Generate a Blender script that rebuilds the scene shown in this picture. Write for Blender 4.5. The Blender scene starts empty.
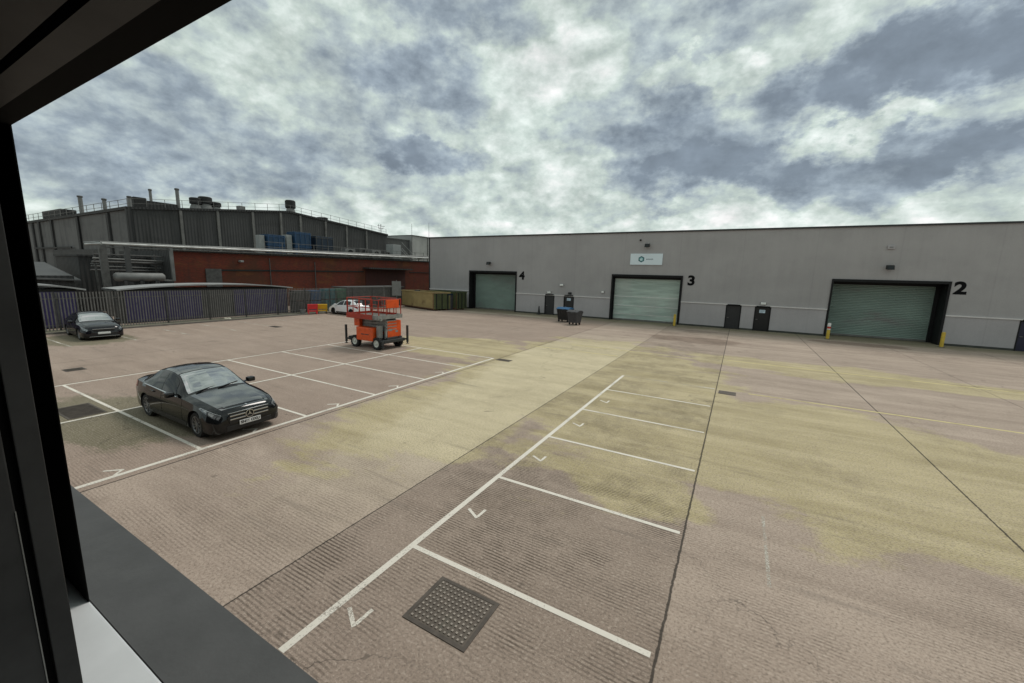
import bpy, bmesh, math, random
import numpy as np
from mathutils import Vector, Matrix
random.seed(7)
R = math.radians
sc = bpy.context.scene
col = sc.collection
H = 4.3

# ------------------------------------------------------------------ helpers
class MB:
    def __init__(s): s.v = []; s.f = []; s.m = []; s.mats = []
    def mat(s, m):
        if m is None: return 0
        if m not in s.mats: s.mats.append(m)
        return s.mats.index(m)
    def add(s, vs, fs, m=None):
        o = len(s.v); s.v += [tuple(v) for v in vs]; k = s.mat(m)
        s.f += [tuple(i + o for i in f) for f in fs]; s.m += [k] * len(fs)
    def box(s, x0, x1, y0, y1, z0, z1, m=None):
        s.add([(x0,y0,z0),(x1,y0,z0),(x1,y1,z0),(x0,y1,z0),(x0,y0,z1),(x1,y0,z1),(x1,y1,z1),(x0,y1,z1)],
              [(0,3,2,1),(4,5,6,7),(0,1,5,4),(1,2,6,5),(2,3,7,6),(3,0,4,7)], m)
    def rbox(s, x0, x1, y0, y1, z0, z1, b=.02, m=None):
        bm = bmesh.new(); bmesh.ops.create_cube(bm, size=1)
        for v in bm.verts:
            v.co = Vector(((x0+x1)/2 + v.co.x*(x1-x0), (y0+y1)/2 + v.co.y*(y1-y0), (z0+z1)/2 + v.co.z*(z1-z0)))
        bmesh.ops.bevel(bm, geom=bm.edges[:], offset=b, segments=2, affect='EDGES', profile=.6)
        bm.verts.index_update()
        s.add([v.co[:] for v in bm.verts], [[v.index for v in f.verts] for f in bm.faces], m); bm.free()
    def tube(s, a, b, r, n=8, m=None, r2=None, cap=True):
        a = Vector(a); b = Vector(b); d = (b - a)
        q = d.to_track_quat('Z', 'Y'); r2 = r if r2 is None else r2
        vs = []; fs = []
        for p, rr in ((a, r), (b, r2)):
            for i in range(n):
                t = 2*math.pi*i/n; vs.append(p + q @ Vector((rr*math.cos(t), rr*math.sin(t), 0)))
        for i in range(n): j = (i+1) % n; fs.append((i, j, n+j, n+i))
        if cap: fs.append(tuple(range(n-1, -1, -1))); fs.append(tuple(range(n, 2*n)))
        s.add(vs, fs, m)
    def path(s, pts, r, n=8, m=None):
        for a, b in zip(pts, pts[1:]): s.tube(a, b, r, n, m)
    def bar(s, a, b, w, h, m=None):
        a = Vector(a); b = Vector(b); d = (b-a).normalized()
        up = Vector((0,0,1)) if abs(d.z) < .95 else Vector((1,0,0))
        sx = d.cross(up).normalized()*w/2; sz = sx.cross(d).normalized()*h/2
        vs = [p + i*sx + j*sz for p in (a, b) for i, j in ((-1,-1),(1,-1),(1,1),(-1,1))]
        s.add(vs, [(3,2,1,0),(4,5,6,7),(0,1,5,4),(1,2,6,5),(2,3,7,6),(3,0,4,7)], m)
    def prism(s, poly, h0, h1, axis='z', m=None):
        n = len(poly)
        def pt(p, h): return (p[0], p[1], h) if axis == 'z' else ((p[0], h, p[1]) if axis == 'y' else (h, p[0], p[1]))
        vs = [pt(p, h0) for p in poly] + [pt(p, h1) for p in poly]
        s.add(vs, [tuple(range(n-1,-1,-1)), tuple(range(n,2*n))] + [(i,(i+1)%n,n+(i+1)%n,n+i) for i in range(n)], m)
    def lathe(s, prof, axis_o, axis='y', n=24, m=None, close=False):
        # prof: (radius, height along axis)
        vs = []; fs = []; k = len(prof); o = Vector(axis_o)
        for i in range(n):
            t = 2*math.pi*i/n; c, q = math.cos(t), math.sin(t)
            for r, h in prof:
                p = Vector((r*c, h, r*q)) if axis == 'y' else (Vector((r*c, r*q, h)) if axis == 'z' else Vector((h, r*c, r*q)))
                vs.append(o + p)
        for i in range(n):
            j = (i+1) % n
            for a in range(k-1 if not close else k):
                b = (a+1) % k
                fs.append((i*k+a, i*k+b, j*k+b, j*k+a))
        s.add(vs, fs, m)
    def quad(s, a, b, c, d, m=None): s.add([a,b,c,d], [(0,1,2,3)], m)
    def build(s, name, mat=None, parent=None, smooth=None, fix=True):
        me = bpy.data.meshes.new(name)
        me.from_pydata(s.v, [], s.f)
        for m in (s.mats if s.mats else [mat]):
            if m is not None: me.materials.append(m)
        if s.mats:
            for p, k in zip(me.polygons, s.m): p.material_index = k
        if fix:
            bm = bmesh.new(); bm.from_mesh(me)
            bmesh.ops.recalc_face_normals(bm, faces=bm.faces[:]); bm.to_mesh(me); bm.free()
        if smooth is not None:
            me.set_sharp_from_angle(angle=R(smooth)); 
            for p in me.polygons: p.use_smooth = True
        o = bpy.data.objects.new(name, me); col.objects.link(o)
        if parent is not None: o.parent = parent
        return o

def tag(o, label=None, cat=None, group=None, kind=None):
    if label: o['label'] = label
    if cat: o['category'] = cat
    if group: o['group'] = group
    if kind: o['kind'] = kind
    return o
def empty(name, loc=(0,0,0), rz=0, label=None, cat=None, group=None, kind=None):
    o = bpy.data.objects.new(name, None); col.objects.link(o)
    o.location = loc; o.rotation_euler.z = rz; o.empty_display_size = .2
    return tag(o, label, cat, group, kind)
def copy_tree(o, parent=None):
    c = o.copy(); col.objects.link(c); c.parent = parent
    for ch in [x for x in bpy.data.objects if x.parent == o]: copy_tree(ch, c)
    return c
def text_mesh(name, s, size, mat, parent, loc, rot, bold=0.0, align='CENTER', depth=.004):
    cu = bpy.data.curves.new(name, 'FONT'); cu.body = s; cu.size = size; cu.align_x = align; cu.align_y = 'CENTER'
    cu.offset = bold; cu.extrude = depth
    t = bpy.data.objects.new(name, cu); col.objects.link(t)
    dg = bpy.context.evaluated_depsgraph_get()
    me = bpy.data.meshes.new_from_object(t.evaluated_get(dg)); me.name = name
    bpy.data.objects.remove(t); bpy.data.curves.remove(cu)
    me.materials.clear(); me.materials.append(mat)
    o = bpy.data.objects.new(name, me); col.objects.link(o)
    o.location = loc; o.rotation_euler = rot
    if parent is not None: o.parent = parent
    return o

# ------------------------------------------------------------------ materials
class NT:
    def __init__(s, tree): s.t = tree; s.n = tree.nodes; s.l = tree.links
    def node(s, typ, **kw):
        n = s.n.new(typ)
        for k, v in kw.items():
            if k == 'ins':
                for a, b in v.items(): s.set(n.inputs[a], b)
            else: setattr(n, k, v)
        return n
    def set(s, sock, v):
        if isinstance(v, bpy.types.NodeSocket): s.l.new(v, sock)
        else:
            if sock.type == 'RGBA' and len(v) == 3: v = (*v, 1)
            sock.default_value = v
    def math(s, op, a, b=0.0, c=None, clamp=False):
        n = s.n.new('ShaderNodeMath'); n.operation = op; n.use_clamp = clamp
        s.set(n.inputs[0], a); s.set(n.inputs[1], b)
        if c is not None: s.set(n.inputs[2], c)
        return n.outputs[0]
    def mix(s, f, a, b, mode='MIX'):
        n = s.n.new('ShaderNodeMix'); n.data_type = 'RGBA'; n.blend_type = mode
        s.set(n.inputs[0], f); s.set(n.inputs[6], a); s.set(n.inputs[7], b)
        return n.outputs[2]
    def ramp(s, v, lo, hi, a=0.0, b=1.0, smooth=True):
        n = s.n.new('ShaderNodeMapRange'); n.interpolation_type = 'SMOOTHSTEP' if smooth else 'LINEAR'
        s.set(n.inputs[0], v); s.set(n.inputs[1], lo); s.set(n.inputs[2], hi); s.set(n.inputs[3], a); s.set(n.inputs[4], b)
        return n.outputs[0]
    def noise(s, vec, scale, detail=4, rough=.55, dist=0.0, col=False):
        n = s.n.new('ShaderNodeTexNoise'); 
        if vec is not None: s.l.new(vec, n.inputs['Vector'])
        n.inputs['Scale'].default_value = scale; n.inputs['Detail'].default_value = detail
        n.inputs['Roughness'].default_value = rough; n.inputs['Distortion'].default_value = dist
        return n.outputs[1 if col else 0]
    def scale(s, vec, sx, sy, sz):
        n = s.n.new('ShaderNodeVectorMath'); n.operation = 'MULTIPLY'; s.l.new(vec, n.inputs[0]); n.inputs[1].default_value = (sx,sy,sz)
        return n.outputs[0]

def newmat(name):
    m = bpy.data.materials.new(name); m.use_nodes = True
    nt = NT(m.node_tree); b = m.node_tree.nodes['Principled BSDF']
    tc = nt.node('ShaderNodeTexCoord')
    return m, nt, b, tc.outputs['Object']
def pmat(name, c, rough=.5, metal=0., var=.12, scale=3., ior=None, coat=0., bump=0., stretch=(1,1,1), spec=None, dirt=None):
    m, nt, b, oc = newmat(name)
    v = nt.scale(oc, *stretch)
    f = nt.noise(v, scale, 5, .6)
    k = nt.ramp(f, .3, .7, 1-var, 1+var, False)
    hsv = nt.node('ShaderNodeHueSaturation', ins={'Color': (*c, 1), 'Value': k})
    out = hsv.outputs[0]
    if dirt:
        f2 = nt.noise(v, scale*.6, 6, .7)
        out = nt.mix(nt.ramp(f2, .52, .75, 0, dirt[1]), out, dirt[0])
    nt.set(b.inputs['Base Color'], out)
    b.inputs['Roughness'].default_value = rough; b.inputs['Metallic'].default_value = metal
    if ior: b.inputs['IOR'].default_value = ior
    if coat: b.inputs['Coat Weight'].default_value = coat; b.inputs['Coat Roughness'].default_value = .03
    if spec is not None: b.inputs['Specular IOR Level'].default_value = spec
    if bump:
        bp = nt.node('ShaderNodeBump', ins={'Strength': bump, 'Distance': .02, 'Height': nt.noise(v, scale*8, 4)})
        nt.l.new(bp.outputs[0], b.inputs['Normal'])
    return m

M = {}
M['black_paint'] = pmat('black_car_paint', (.004,.005,.006), .07, 0, .1, 2, ior=1.48)
M['sheen_paint'] = pmat('black_paint_raised_sheen', (.005,.006,.007), .10, 0, .1, 2, ior=2.9)  # same black, reflectivity raised on bonnet and roof for brighter sky sheen
M['dark_paint'] = pmat('dark_car_paint', (.005,.0045,.008), .08, 0, .1, 2, ior=1.5)
M['white_paint'] = pmat('white_car_paint', (.80,.81,.82), .2, 0, .03, 2, coat=1.)
M['glass_dark'] = pmat('car_glass', (.012,.015,.016), .03, 0, .1, 2, ior=1.38)
M['windscreen'] = pmat('windscreen_glass', (.06,.07,.072), .03, 0, .5, 2.2, ior=5.0)  # base lifted and reflectivity raised to give a bright sky reflection
M['rubber'] = pmat('tyre_rubber', (.015,.015,.015), .8, 0, .2, 6)
M['alloy'] = pmat('alloy_wheel', (.28,.28,.29), .35, .8, .1, 6)
M['chrome'] = pmat('chrome_trim', (.50,.51,.53), .2, 1., .05, 6)
M['trim'] = pmat('black_trim', (.008,.008,.009), .45, 0, .2, 6)
M['lamp_glass'] = pmat('lamp_lens', (.22,.23,.24), .06, .5, .8, 16, ior=1.6)
M['lamp_bright'] = pmat('lamp_reflector', (.62,.64,.65), .25, .3, .1, 20)
M['red_lens'] = pmat('red_lens', (.25,.01,.01), .1, 0, .2, 10)
M['plate'] = pmat('plate_white', (.75,.75,.75), .35, 0, .03, 3)
M['plate_ink'] = pmat('plate_black', (.01,.01,.01), .5)
M['orange'] = pmat('lift_orange', (.72,.085,.008), .38, 0, .15, 4, dirt=((.25,.07,.03),.5))
M['lift_red'] = pmat('lift_red', (.36,.028,.010), .42, 0, .2, 4, dirt=((.2,.04,.03),.5))
M['lift_grey'] = pmat('lift_grey', (.26,.26,.25), .5, .2, .2, 4, dirt=((.1,.09,.08),.6))
M['lift_dark'] = pmat('lift_dark', (.03,.032,.033), .55, 0, .25, 4)
M['hub'] = pmat('wheel_hub', (.6,.6,.55), .5, 0, .1, 4)
M['deck'] = pmat('deck_plate', (.16,.15,.13), .6, .3, .2, 6)
M['galv'] = pmat('galvanised_steel', (.165,.158,.15), .6, .1, .25, 3, dirt=((.07,.06,.05),.6))
M['galv_dark'] = pmat('weathered_steel', (.085,.083,.08), .6, .3, .3, 3)
M['pipe'] = pmat('lagged_pipe', (.40,.40,.39), .4, .5, .25, 1.2, dirt=((.12,.11,.10),.7))
M['pipe_dull'] = pmat('dull_pipe', (.17,.17,.165), .55, .3, .3, 1.5)
M['yellow'] = pmat('yellow_bollard', (.62,.42,.05), .5, 0, .15, 4, dirt=((.2,.14,.05),.7))
M['cream'] = pmat('cream_bollard', (.5,.42,.22), .6, 0, .2, 4, dirt=((.2,.16,.08),.6))
M['orange_b'] = pmat('amber_bollard', (.6,.25,.03), .5, 0, .15, 4)
M['white_b'] = pmat('white_band', (.7,.68,.66), .5, 0, .1, 4)
M['red_b'] = pmat('red_band', (.5,.04,.02), .5, 0, .1, 4)
M['purple'] = pmat('purple_sheet', (.030,.021,.092), .5, 0, .2, 1.2, stretch=(1,1,.3))
M['grey_sheet'] = pmat('grey_sheet', (.05,.05,.05), .6, 0, .2, 1)
M['roof_pale'] = pmat('pale_roof', (.30,.30,.30), .5, 0, .15, .8, dirt=((.2,.2,.19),.6))
M['blue'] = pmat('blue_tank', (.008,.038,.085), .5, 0, .2, 1.5, dirt=((.02,.04,.08),.6))
M['navy'] = pmat('navy_tank', (.005,.016,.035), .5, 0, .2, 1.5)
M['unit'] = pmat('plant_grey', (.17,.17,.165), .6, 0, .2, 2)
M['unit_white'] = pmat('plant_white', (.27,.28,.275), .55, 0, .12, 2)
M['vent_black'] = pmat('vent_black', (.012,.012,.012), .7, 0, .3, 3)
M['teal'] = pmat('teal_box', (.015,.12,.14), .55, 0, .25, 2)
M['dkblue'] = pmat('blue_box', (.02,.07,.16), .55, 0, .25, 2)
M['dkgreen'] = pmat('green_box', (.03,.12,.07), .55, 0, .25, 2)
M['red_pl'] = pmat('red_plastic', (.62,.03,.035), .45, 0, .1, 4)
M['yel_pl'] = pmat('yellow_plastic', (.72,.42,.02), .45, 0, .1, 4)
M['bin_black'] = pmat('black_bin_plastic', (.012,.013,.014), .45, 0, .2, 4)
M['bin_grey'] = pmat('grey_bin_plastic', (.055,.055,.06), .5, 0, .2, 4)
M['bin_blue'] = pmat('blue_bin_lid', (.025,.11,.24), .45, 0, .15, 4)
M['skip'] = pmat('rusty_yellow_skip', (.34,.25,.11), .65, 0, .18, 1.1, dirt=((.13,.065,.03),.75), bump=.2)
M['skip_rust'] = pmat('rust', (.09,.04,.02), .8, 0, .3, 3)
M['skip_green'] = pmat('green_skip', (.065,.078,.03), .65, 0, .25, 1.2, dirt=((.04,.05,.02),.8))
M['dark_in'] = pmat('dark_inside', (.012,.013,.012), .8)
M['door_dark'] = pmat('charcoal_door', (.022,.022,.024), .5, 0, .2, 3, stretch=(6,1,.5))
M['door_black'] = pmat('black_door', (.009,.009,.010), .4, 0, .2, 3)
M['door_navy'] = pmat('navy_door', (.010,.010,.035), .45, 0, .2, 3)
M['notice'] = pmat('notice_pale', (.55,.66,.75), .5, 0, .05, 6)
M['num_black'] = pmat('number_black', (.006,.006,.007), .8, spec=.1)
M['frame_black'] = pmat('shutter_frame', (.010,.010,.011), .6, 0, .2, 2, spec=.25)
M['cap_dark'] = pmat('eaves_trim', (.022,.022,.024), .5, 0, .2, 1)
M['sign_white'] = pmat('sign_white', (.70,.79,.84), .4, 0, .03, 1)
M['sign_teal'] = pmat('sign_teal', (.010,.10,.12), .4)
M['sign_mint'] = pmat('sign_mint', (.22,.50,.52), .4)
M['sign_grey'] = pmat('sign_ink', (.10,.14,.18), .4)
M['light_white'] = pmat('lamp_white', (.75,.75,.73), .4)
M['frame_dark'] = pmat('window_frame_dark', (.034,.034,.034), .5, 0, .3, 8, spec=.25)
M['frame_black2'] = pmat('window_gasket', (.003,.003,.003), .8, spec=.1)
M['frame_edge'] = pmat('window_edge', (.22,.22,.21), .4, .6)
M['sill_white'] = pmat('white_sill', (.62,.63,.64), .45, 0, .06, 6)
M['sill_grey'] = pmat('grey_sill', (.074,.073,.073), .55, 0, .14, 7, dirt=((.10,.10,.098),.6), bump=.05)
M['room'] = pmat('room_wall', (.10,.10,.10), .8)
M['carpet'] = pmat('carpet', (.05,.05,.055), .95)
M['litter'] = pmat('pale_litter', (.7,.66,.55), .7)
M['kerb'] = pmat('kerb_stone', (.17,.155,.14), .85, 0, .25, 3, dirt=((.05,.05,.035),.7))
M['verge'] = pmat('verge', (.15,.14,.10), .95, 0, .35, 1.5, dirt=((.06,.075,.03),.8))
M['iron'] = pmat('cast_iron', (.095,.078,.065), .7, .3, .3, 5)

# ---- concrete yard
def ground_mat():
    m, nt, b, oc = newmat('ribbed_concrete')
    sep = nt.node('ShaderNodeSeparateXYZ'); nt.l.new(oc, sep.inputs[0]); x, y = sep.outputs[0], sep.outputs[1]
    nl = nt.noise(oc, .12, 5, .6); nm = nt.noise(oc, .9, 6, .65); nf = nt.noise(oc, 9, 5, .7); ng = nt.noise(oc, 26, 4, .85); nh = nt.noise(nt.scale(oc, .7, 1, 1), 30, 4, .8)
    sx = nt.scale(oc, .13, 1.0, 1); nst = nt.noise(sx, 1.3, 6, .65, .6)         # brushed streaks across
    # slab tone
    strip_d = nt.math('MULTIPLY', nt.ramp(nt.math('ADD', x, nt.math('MULTIPLY', nf, .02)), -5.37, -5.33), nt.ramp(x, -.43, -.39, 1, 0))
    left_d = nt.ramp(x, -10.55, -10.50, 1, 0)
    near = nt.ramp(nt.math('ADD', y, nt.math('MULTIPLY', nm, 3.)), 4., 15., 1, 0)
    base = nt.mix(nt.ramp(nst, .3, .72), (.355,.275,.222,1), (.505,.40,.328,1))
    base = nt.mix(nt.math('MULTIPLY', strip_d, nt.math('ADD', .22, nt.math('MULTIPLY', near, .38))), base, (.255,.196,.158,1))
    base = nt.mix(nt.math('MULTIPLY', left_d, .52), base, (.29,.208,.168,1))
    base = nt.mix(nt.ramp(nl, .35, .65, 0, .28), base, (.36,.277,.235,1))
    # yellow algae film: its own patches
    def blob(cx, cy, rx, ry, w=.45):
        dx = nt.math('DIVIDE', nt.math('SUBTRACT', x, cx), rx); dy = nt.math('DIVIDE', nt.math('SUBTRACT', y, cy), ry)
        d = nt.math('SQRT', nt.math('ADD', nt.math('MULTIPLY', dx, dx), nt.math('MULTIPLY', dy, dy)))
        d = nt.math('ADD', d, nt.math('ADD', nt.math('MULTIPLY', nt.math('SUBTRACT', npat, .5), 1.7), nt.math('MULTIPLY', nt.math('SUBTRACT', nm, .5), .5)))
        d = nt.math('ADD', d, nt.math('MULTIPLY', nt.math('SUBTRACT', nf, .5), .35))
        return nt.ramp(d, .86, 1.06, 1, 0)
    npat = nt.noise(nt.scale(oc, .45, 1, 1), .55, 6, .62, .4)
    ys = [blob(-7.7, 10.5, 2.9, 5.5), blob(-6.5, 19., 5.5, 8.5), blob(-2.8, 15.5, 3.7, 7.8), blob(2.6, 12.8, 5., 4.6), blob(-1.6, 8.0, 1.5, 1.1),
          blob(9., 11., 5., 2.8), blob(4.5, 24.5, 8., 1.9), blob(-14., 19.5, 4.5, 3.), blob(13., 16.5, 5., 1.6)]
    ym = ys[0]
    for k in ys[1:]: ym = nt.math('MAXIMUM', ym, k)
    ymf = nt.math('MULTIPLY', ym, nt.ramp(nf, .25, .6, .55, .95))
    base = nt.mix(nt.math('MULTIPLY', ymf, .92), base, nt.mix(nt.ramp(nst, .3, .7), (.415,.345,.175,1), (.58,.49,.285,1)))
    cstrip = nt.math('MULTIPLY', nt.math('MULTIPLY', nt.math('MULTIPLY', nt.ramp(x, -10.5, -10.4), nt.ramp(nt.math('ADD', nt.math('SUBTRACT', x, nt.math('MULTIPLY', nt.math('SUBTRACT', 18., y), .20)), nt.math('MULTIPLY', nt.math('SUBTRACT', nm, .5), 2.4)), -10.9, -9.9)), nt.ramp(x, -5.4, -5.3, 1, 0)), nt.math('MULTIPLY', nt.ramp(nt.math('ADD', y, nt.math('MULTIPLY', nm, 4)), 4., 11.), nt.ramp(y, 20., 32., 1, 0)))
    base = nt.mix(nt.math('MULTIPLY', cstrip, .42), base, (.80,.70,.50,1))
    # green algae at window bays; dark green under two cars and along the shed
    gm = nt.math('MAXIMUM', nt.math('MAXIMUM', blob(-15.2, 3.9, 3.3, 1.6), blob(-13.2, 5.2, 2., 1.0)), blob(-33.,8.,3.,2.))
    base = nt.mix(nt.math('MULTIPLY', gm, .72), base, (.125,.125,.065,1))
    edge = nt.ramp(nt.math('ADD', y, nt.math('MULTIPLY', nt.math('SUBTRACT', nm, .5), 3.2)), 37.9, 40.4, 0, .85)
    base = nt.mix(edge, base, (.16,.15,.085,1))
    st = nt.math('MAXIMUM', blob(-2.4, 31.8, 3.6, 1.6), blob(8.2, 37.6, 3.2, .9))
    base = nt.mix(nt.math('MULTIPLY', st, .62), base, (.17,.11,.08,1))
    lt = nt.math('MAXIMUM', blob(-19.5, 38.5, 3.5, .7), blob(-25., 38., 2.5, .5))
    base = nt.mix(nt.math('MULTIPLY', lt, .5), base, (.55,.5,.36,1))
    # speckle
    base = nt.mix(nt.ramp(ng, .47, .64, 0, .62), base, (.13,.10,.078,1))
    base = nt.mix(nt.ramp(nh, .50, .66, 0, .42), base, (.66,.55,.465,1))
    base = nt.mix(nt.ramp(nf, .56, .74, 0, .4), base, (.60,.50,.425,1))
    # grooves tamped across the slabs
    nw = nt.noise(nt.scale(oc, .5, 1, 1), 1.2, 4, .6)
    gy = nt.math('ADD', y, nt.math('ADD', nt.math('MULTIPLY', nw, .10), nt.math('MULTIPLY', x, .012)))
    wv = nt.math('SINE', nt.math('MULTIPLY', gy, 2*math.pi/.058))
    amp = nt.math('MULTIPLY', nt.ramp(nt.noise(nt.scale(oc, .8, 1, 1), .5, 5, .65), .36, .62), nt.math('ADD', .42, nt.math('MULTIPLY', strip_d, .58)))
    amp = nt.math('MULTIPLY', nt.math('MULTIPLY', amp, nt.ramp(nf, .2, .7, .6, 1.)), nt.ramp(nt.noise(oc, 2.3, 4, .7), .36, .56, .30, 1.))
    gr = nt.math('MULTIPLY', nt.ramp(nt.math('ADD', wv, nt.math('MULTIPLY', nt.math('SUBTRACT', ng, .5), 1.7)), -.25, .75), amp)
    base = nt.mix(nt.math('MULTIPLY', gr, .92), base, (.07,.052,.039,1))
    # oil drips, tyre smears and grime held along the joints
    dn = nt.noise(nt.scale(oc, 1, .45, 1), .62, 7, .72, .2)
    base = nt.mix(nt.ramp(dn, .56, .74, 0, .42), base, (.15,.112,.085,1))
    od = nt.noise(oc, 1.9, 3, .5)
    base = nt.mix(nt.ramp(od, .70, .76, 0, .38), base, (.085,.068,.055,1))
    # cross streaks and cracks
    ns2 = nt.noise(nt.scale(oc, .22, 2.2, 1), 1.1, 5, .6, .3)
    base = nt.mix(nt.ramp(ns2, .60, .70, 0, .28), base, (.14,.118,.10,1))
    vor = nt.node('ShaderNodeTexVoronoi', feature='DISTANCE_TO_EDGE', ins={'Scale': .105})
    wob = nt.node('ShaderNodeVectorMath', operation='ADD'); nt.l.new(oc, wob.inputs[0])
    wn = nt.noise(oc, .7, 5, .65, 0, True); ws_ = nt.node('ShaderNodeVectorMath', operation='SCALE'); nt.l.new(wn, ws_.inputs[0]); ws_.inputs['Scale'].default_value = 2.2
    nt.l.new(ws_.outputs[0], wob.inputs[1]); nt.l.new(wob.outputs[0], vor.inputs['Vector'])
    crack = nt.math('MULTIPLY', nt.ramp(vor.outputs['Distance'], .0008, .0020, 1, 0), nt.ramp(nl, .44, .56))
    base = nt.mix(nt.math('MULTIPLY', crack, .55), base, (.05,.042,.035,1))
    # slab joints
    xj = nt.math('ADD', x, nt.math('MULTIPLY', nt.math('SUBTRACT', nf, .5), .05))
    jm = None
    for jx, w in ((-10.52,.020), (-5.36,.012), (-.40,.016), (4.57,.017), (9.5,.011), (-25.4,.014), (14.5,.012), (-20.8,.010), (-15.6,.010)):
        j = nt.ramp(nt.math('ABSOLUTE', nt.math('SUBTRACT', xj, jx)), w*.6, w*1.5, 1, 0)
        jm = j if jm is None else nt.math('MAXIMUM', jm, j)
    base = nt.mix(nt.math('MULTIPLY', jm, .85), base, (.028,.024,.02,1))
    nt.set(b.inputs['Base Color'], base); b.inputs['Roughness'].default_value = .85; b.inputs['Specular IOR Level'].default_value = .25
    hgt = nt.math('SUBTRACT', nt.math('ADD', nt.math('MULTIPLY', nf, .5), nt.math('MULTIPLY', ng, .35)), nt.math('ADD', nt.math('MULTIPLY', gr, .7), jm))
    bp = nt.node('ShaderNodeBump', ins={'Strength': .55, 'Distance': .012, 'Height': hgt}); nt.l.new(bp.outputs[0], b.inputs['Normal'])
    return m
M['ground'] = ground_mat()

def paint_mat(name, c, lo, hi):
    m, nt, b, oc = newmat(name)
    f = nt.noise(oc, 34, 5, .75); f2 = nt.noise(oc, 1.1, 4, .6)
    k = nt.ramp(nt.math('ADD', nt.math('MULTIPLY', f, .6), nt.math('MULTIPLY', f2, .5)), lo, hi)
    nt.set(b.inputs['Base Color'], nt.mix(nt.noise(oc, 3, 3), (c[0]*.85,c[1]*.86,c[2]*.83,1), (*c,1))); b.inputs['Roughness'].default_value = .7
    tr = nt.node('ShaderNodeBsdfTransparent'); mx = nt.node('ShaderNodeMixShader')
    nt.l.new(k, mx.inputs[0]); nt.l.new(b.outputs[0], mx.inputs[1]); nt.l.new(tr.outputs[0], mx.inputs[2])
    nt.l.new(mx.outputs[0], nt.n['Material Output'].inputs[0]); return m
M['line_white'] = paint_mat('worn_white_paint', (.80,.735,.66), .57, .735)
M['line_faint'] = paint_mat('faded_white_paint', (.62,.57,.50), .45, .62)
M['line_yellow'] = paint_mat('faded_yellow_paint', (.66,.55,.26), .54, .70)

def facade_mat(name, c, blot=.10, seam=1.0):
    m, nt, b, oc = newmat(name)
    n1 = nt.noise(nt.scale(oc, 1, 1, 1.3), .28, 5, .6); n2 = nt.noise(nt.scale(oc, 2.5, 2.5, .25), .9, 5, .7); n3 = nt.noise(oc, 14, 3)
    k = nt.math('ADD', nt.ramp(n1, .35, .65, 1-blot, 1+blot), nt.ramp(n2, .35, .75, .025, -.035))
    k = nt.math('ADD', k, nt.ramp(n3, .3, .7, -.03, .03))
    sp = nt.node('ShaderNodeSeparateXYZ'); nt.l.new(oc, sp.inputs[0])
    s = nt.math('FRACT', nt.math('MULTIPLY', nt.math('ADD', sp.outputs[0], sp.outputs[1]), 1/seam))
    sm = nt.math('MULTIPLY', nt.ramp(nt.math('ABSOLUTE', nt.math('SUBTRACT', s, .5)), .488, .497), .06)
    k = nt.math('SUBTRACT', k, sm)
    h = nt.node('ShaderNodeHueSaturation', ins={'Color': (*c,1), 'Value': k}); nt.set(b.inputs['Base Color'], h.outputs[0])
    b.inputs['Roughness'].default_value = .6; return m
M['office_clad'] = facade_mat('darkened_office_cladding', (.05,.052,.055), .06, 1.2)  # unseen outer wall darkened so the car side reflects a shaded tone
M['facade'] = facade_mat('grey_painted_cladding', (.355,.338,.338), .055, 5.2)
M['plinth'] = facade_mat('grey_painted_plinth', (.395,.372,.382), .06, 5.2)
M['ledge'] = pmat('pale_ledge', (.66,.63,.62), .6, 0, .1, 2)
M['foot'] = pmat('dark_wall_foot', (.05,.052,.045), .8, 0, .3, 1.5)

def shutter_mat():
    m, nt, b, oc = newmat('pale_green_shutter')
    n = nt.noise(nt.scale(oc, .3, 1, 3.), 1.2, 4, .6); n2 = nt.noise(oc, .5, 3)
    c = nt.mix(nt.ramp(n, .35, .65), (.43,.52,.475,1), (.58,.68,.62,1))
    c = nt.mix(nt.ramp(n2, .45, .65, 0, .4), c, (.5,.51,.49,1))
    nt.set(b.inputs['Base Color'], c); b.inputs['Roughness'].default_value = .45; b.inputs['Metallic'].default_value = .1
    return m
M['shutter'] = shutter_mat()
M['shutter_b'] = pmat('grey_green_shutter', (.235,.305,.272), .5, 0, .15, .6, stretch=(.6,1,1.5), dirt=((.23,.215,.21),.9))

def streak_mat(name, c, d, amt, rib=0.0):
    m, nt, b, oc = newmat(name)
    n1 = nt.noise(nt.scale(oc, 1., 1., .12), 1.0, 6, .7); n2 = nt.noise(oc, .15, 4, .6); n3 = nt.noise(nt.scale(oc,.3,.3,1.), .8, 4)
    cc = nt.mix(nt.ramp(n1, .42, .75, 0, amt), (*c,1), (*d,1))
    cc = nt.mix(nt.ramp(n2, .4, .65, 0, .35), cc, (c[0]*1.5,c[1]*1.5,c[2]*1.48,1))
    cc = nt.mix(nt.ramp(n3, .5, .7, 0, .3), cc, (*d,1))
    nt.set(b.inputs['Base Color'], cc); b.inputs['Roughness'].default_value = .75
    if rib:
        sp = nt.node('ShaderNodeSeparateXYZ'); nt.l.new(oc, sp.inputs[0])
        w = nt.math('SINE', nt.math('MULTIPLY', nt.math('ADD', sp.outputs[0], sp.outputs[1]), 2*math.pi/rib))
        bp = nt.node('ShaderNodeBump', ins={'Strength': .6, 'Distance': .05, 'Height': w}); nt.l.new(bp.outputs[0], b.inputs['Normal'])
    return m
M['gable'] = streak_mat('stained_dark_cladding', (.050,.049,.048), (.018,.018,.017), .8, .33)
M['gable_side'] = streak_mat('stained_grey_cladding', (.115,.115,.115), (.03,.03,.03), .75, .33)
M['gable_dark'] = streak_mat('sooty_sheet', (.030,.030,.030), (.012,.012,.012), .8, .33)
M['soot'] = streak_mat('sooty_cladding', (.05,.05,.05), (.02,.02,.02), .7, .33)
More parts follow.
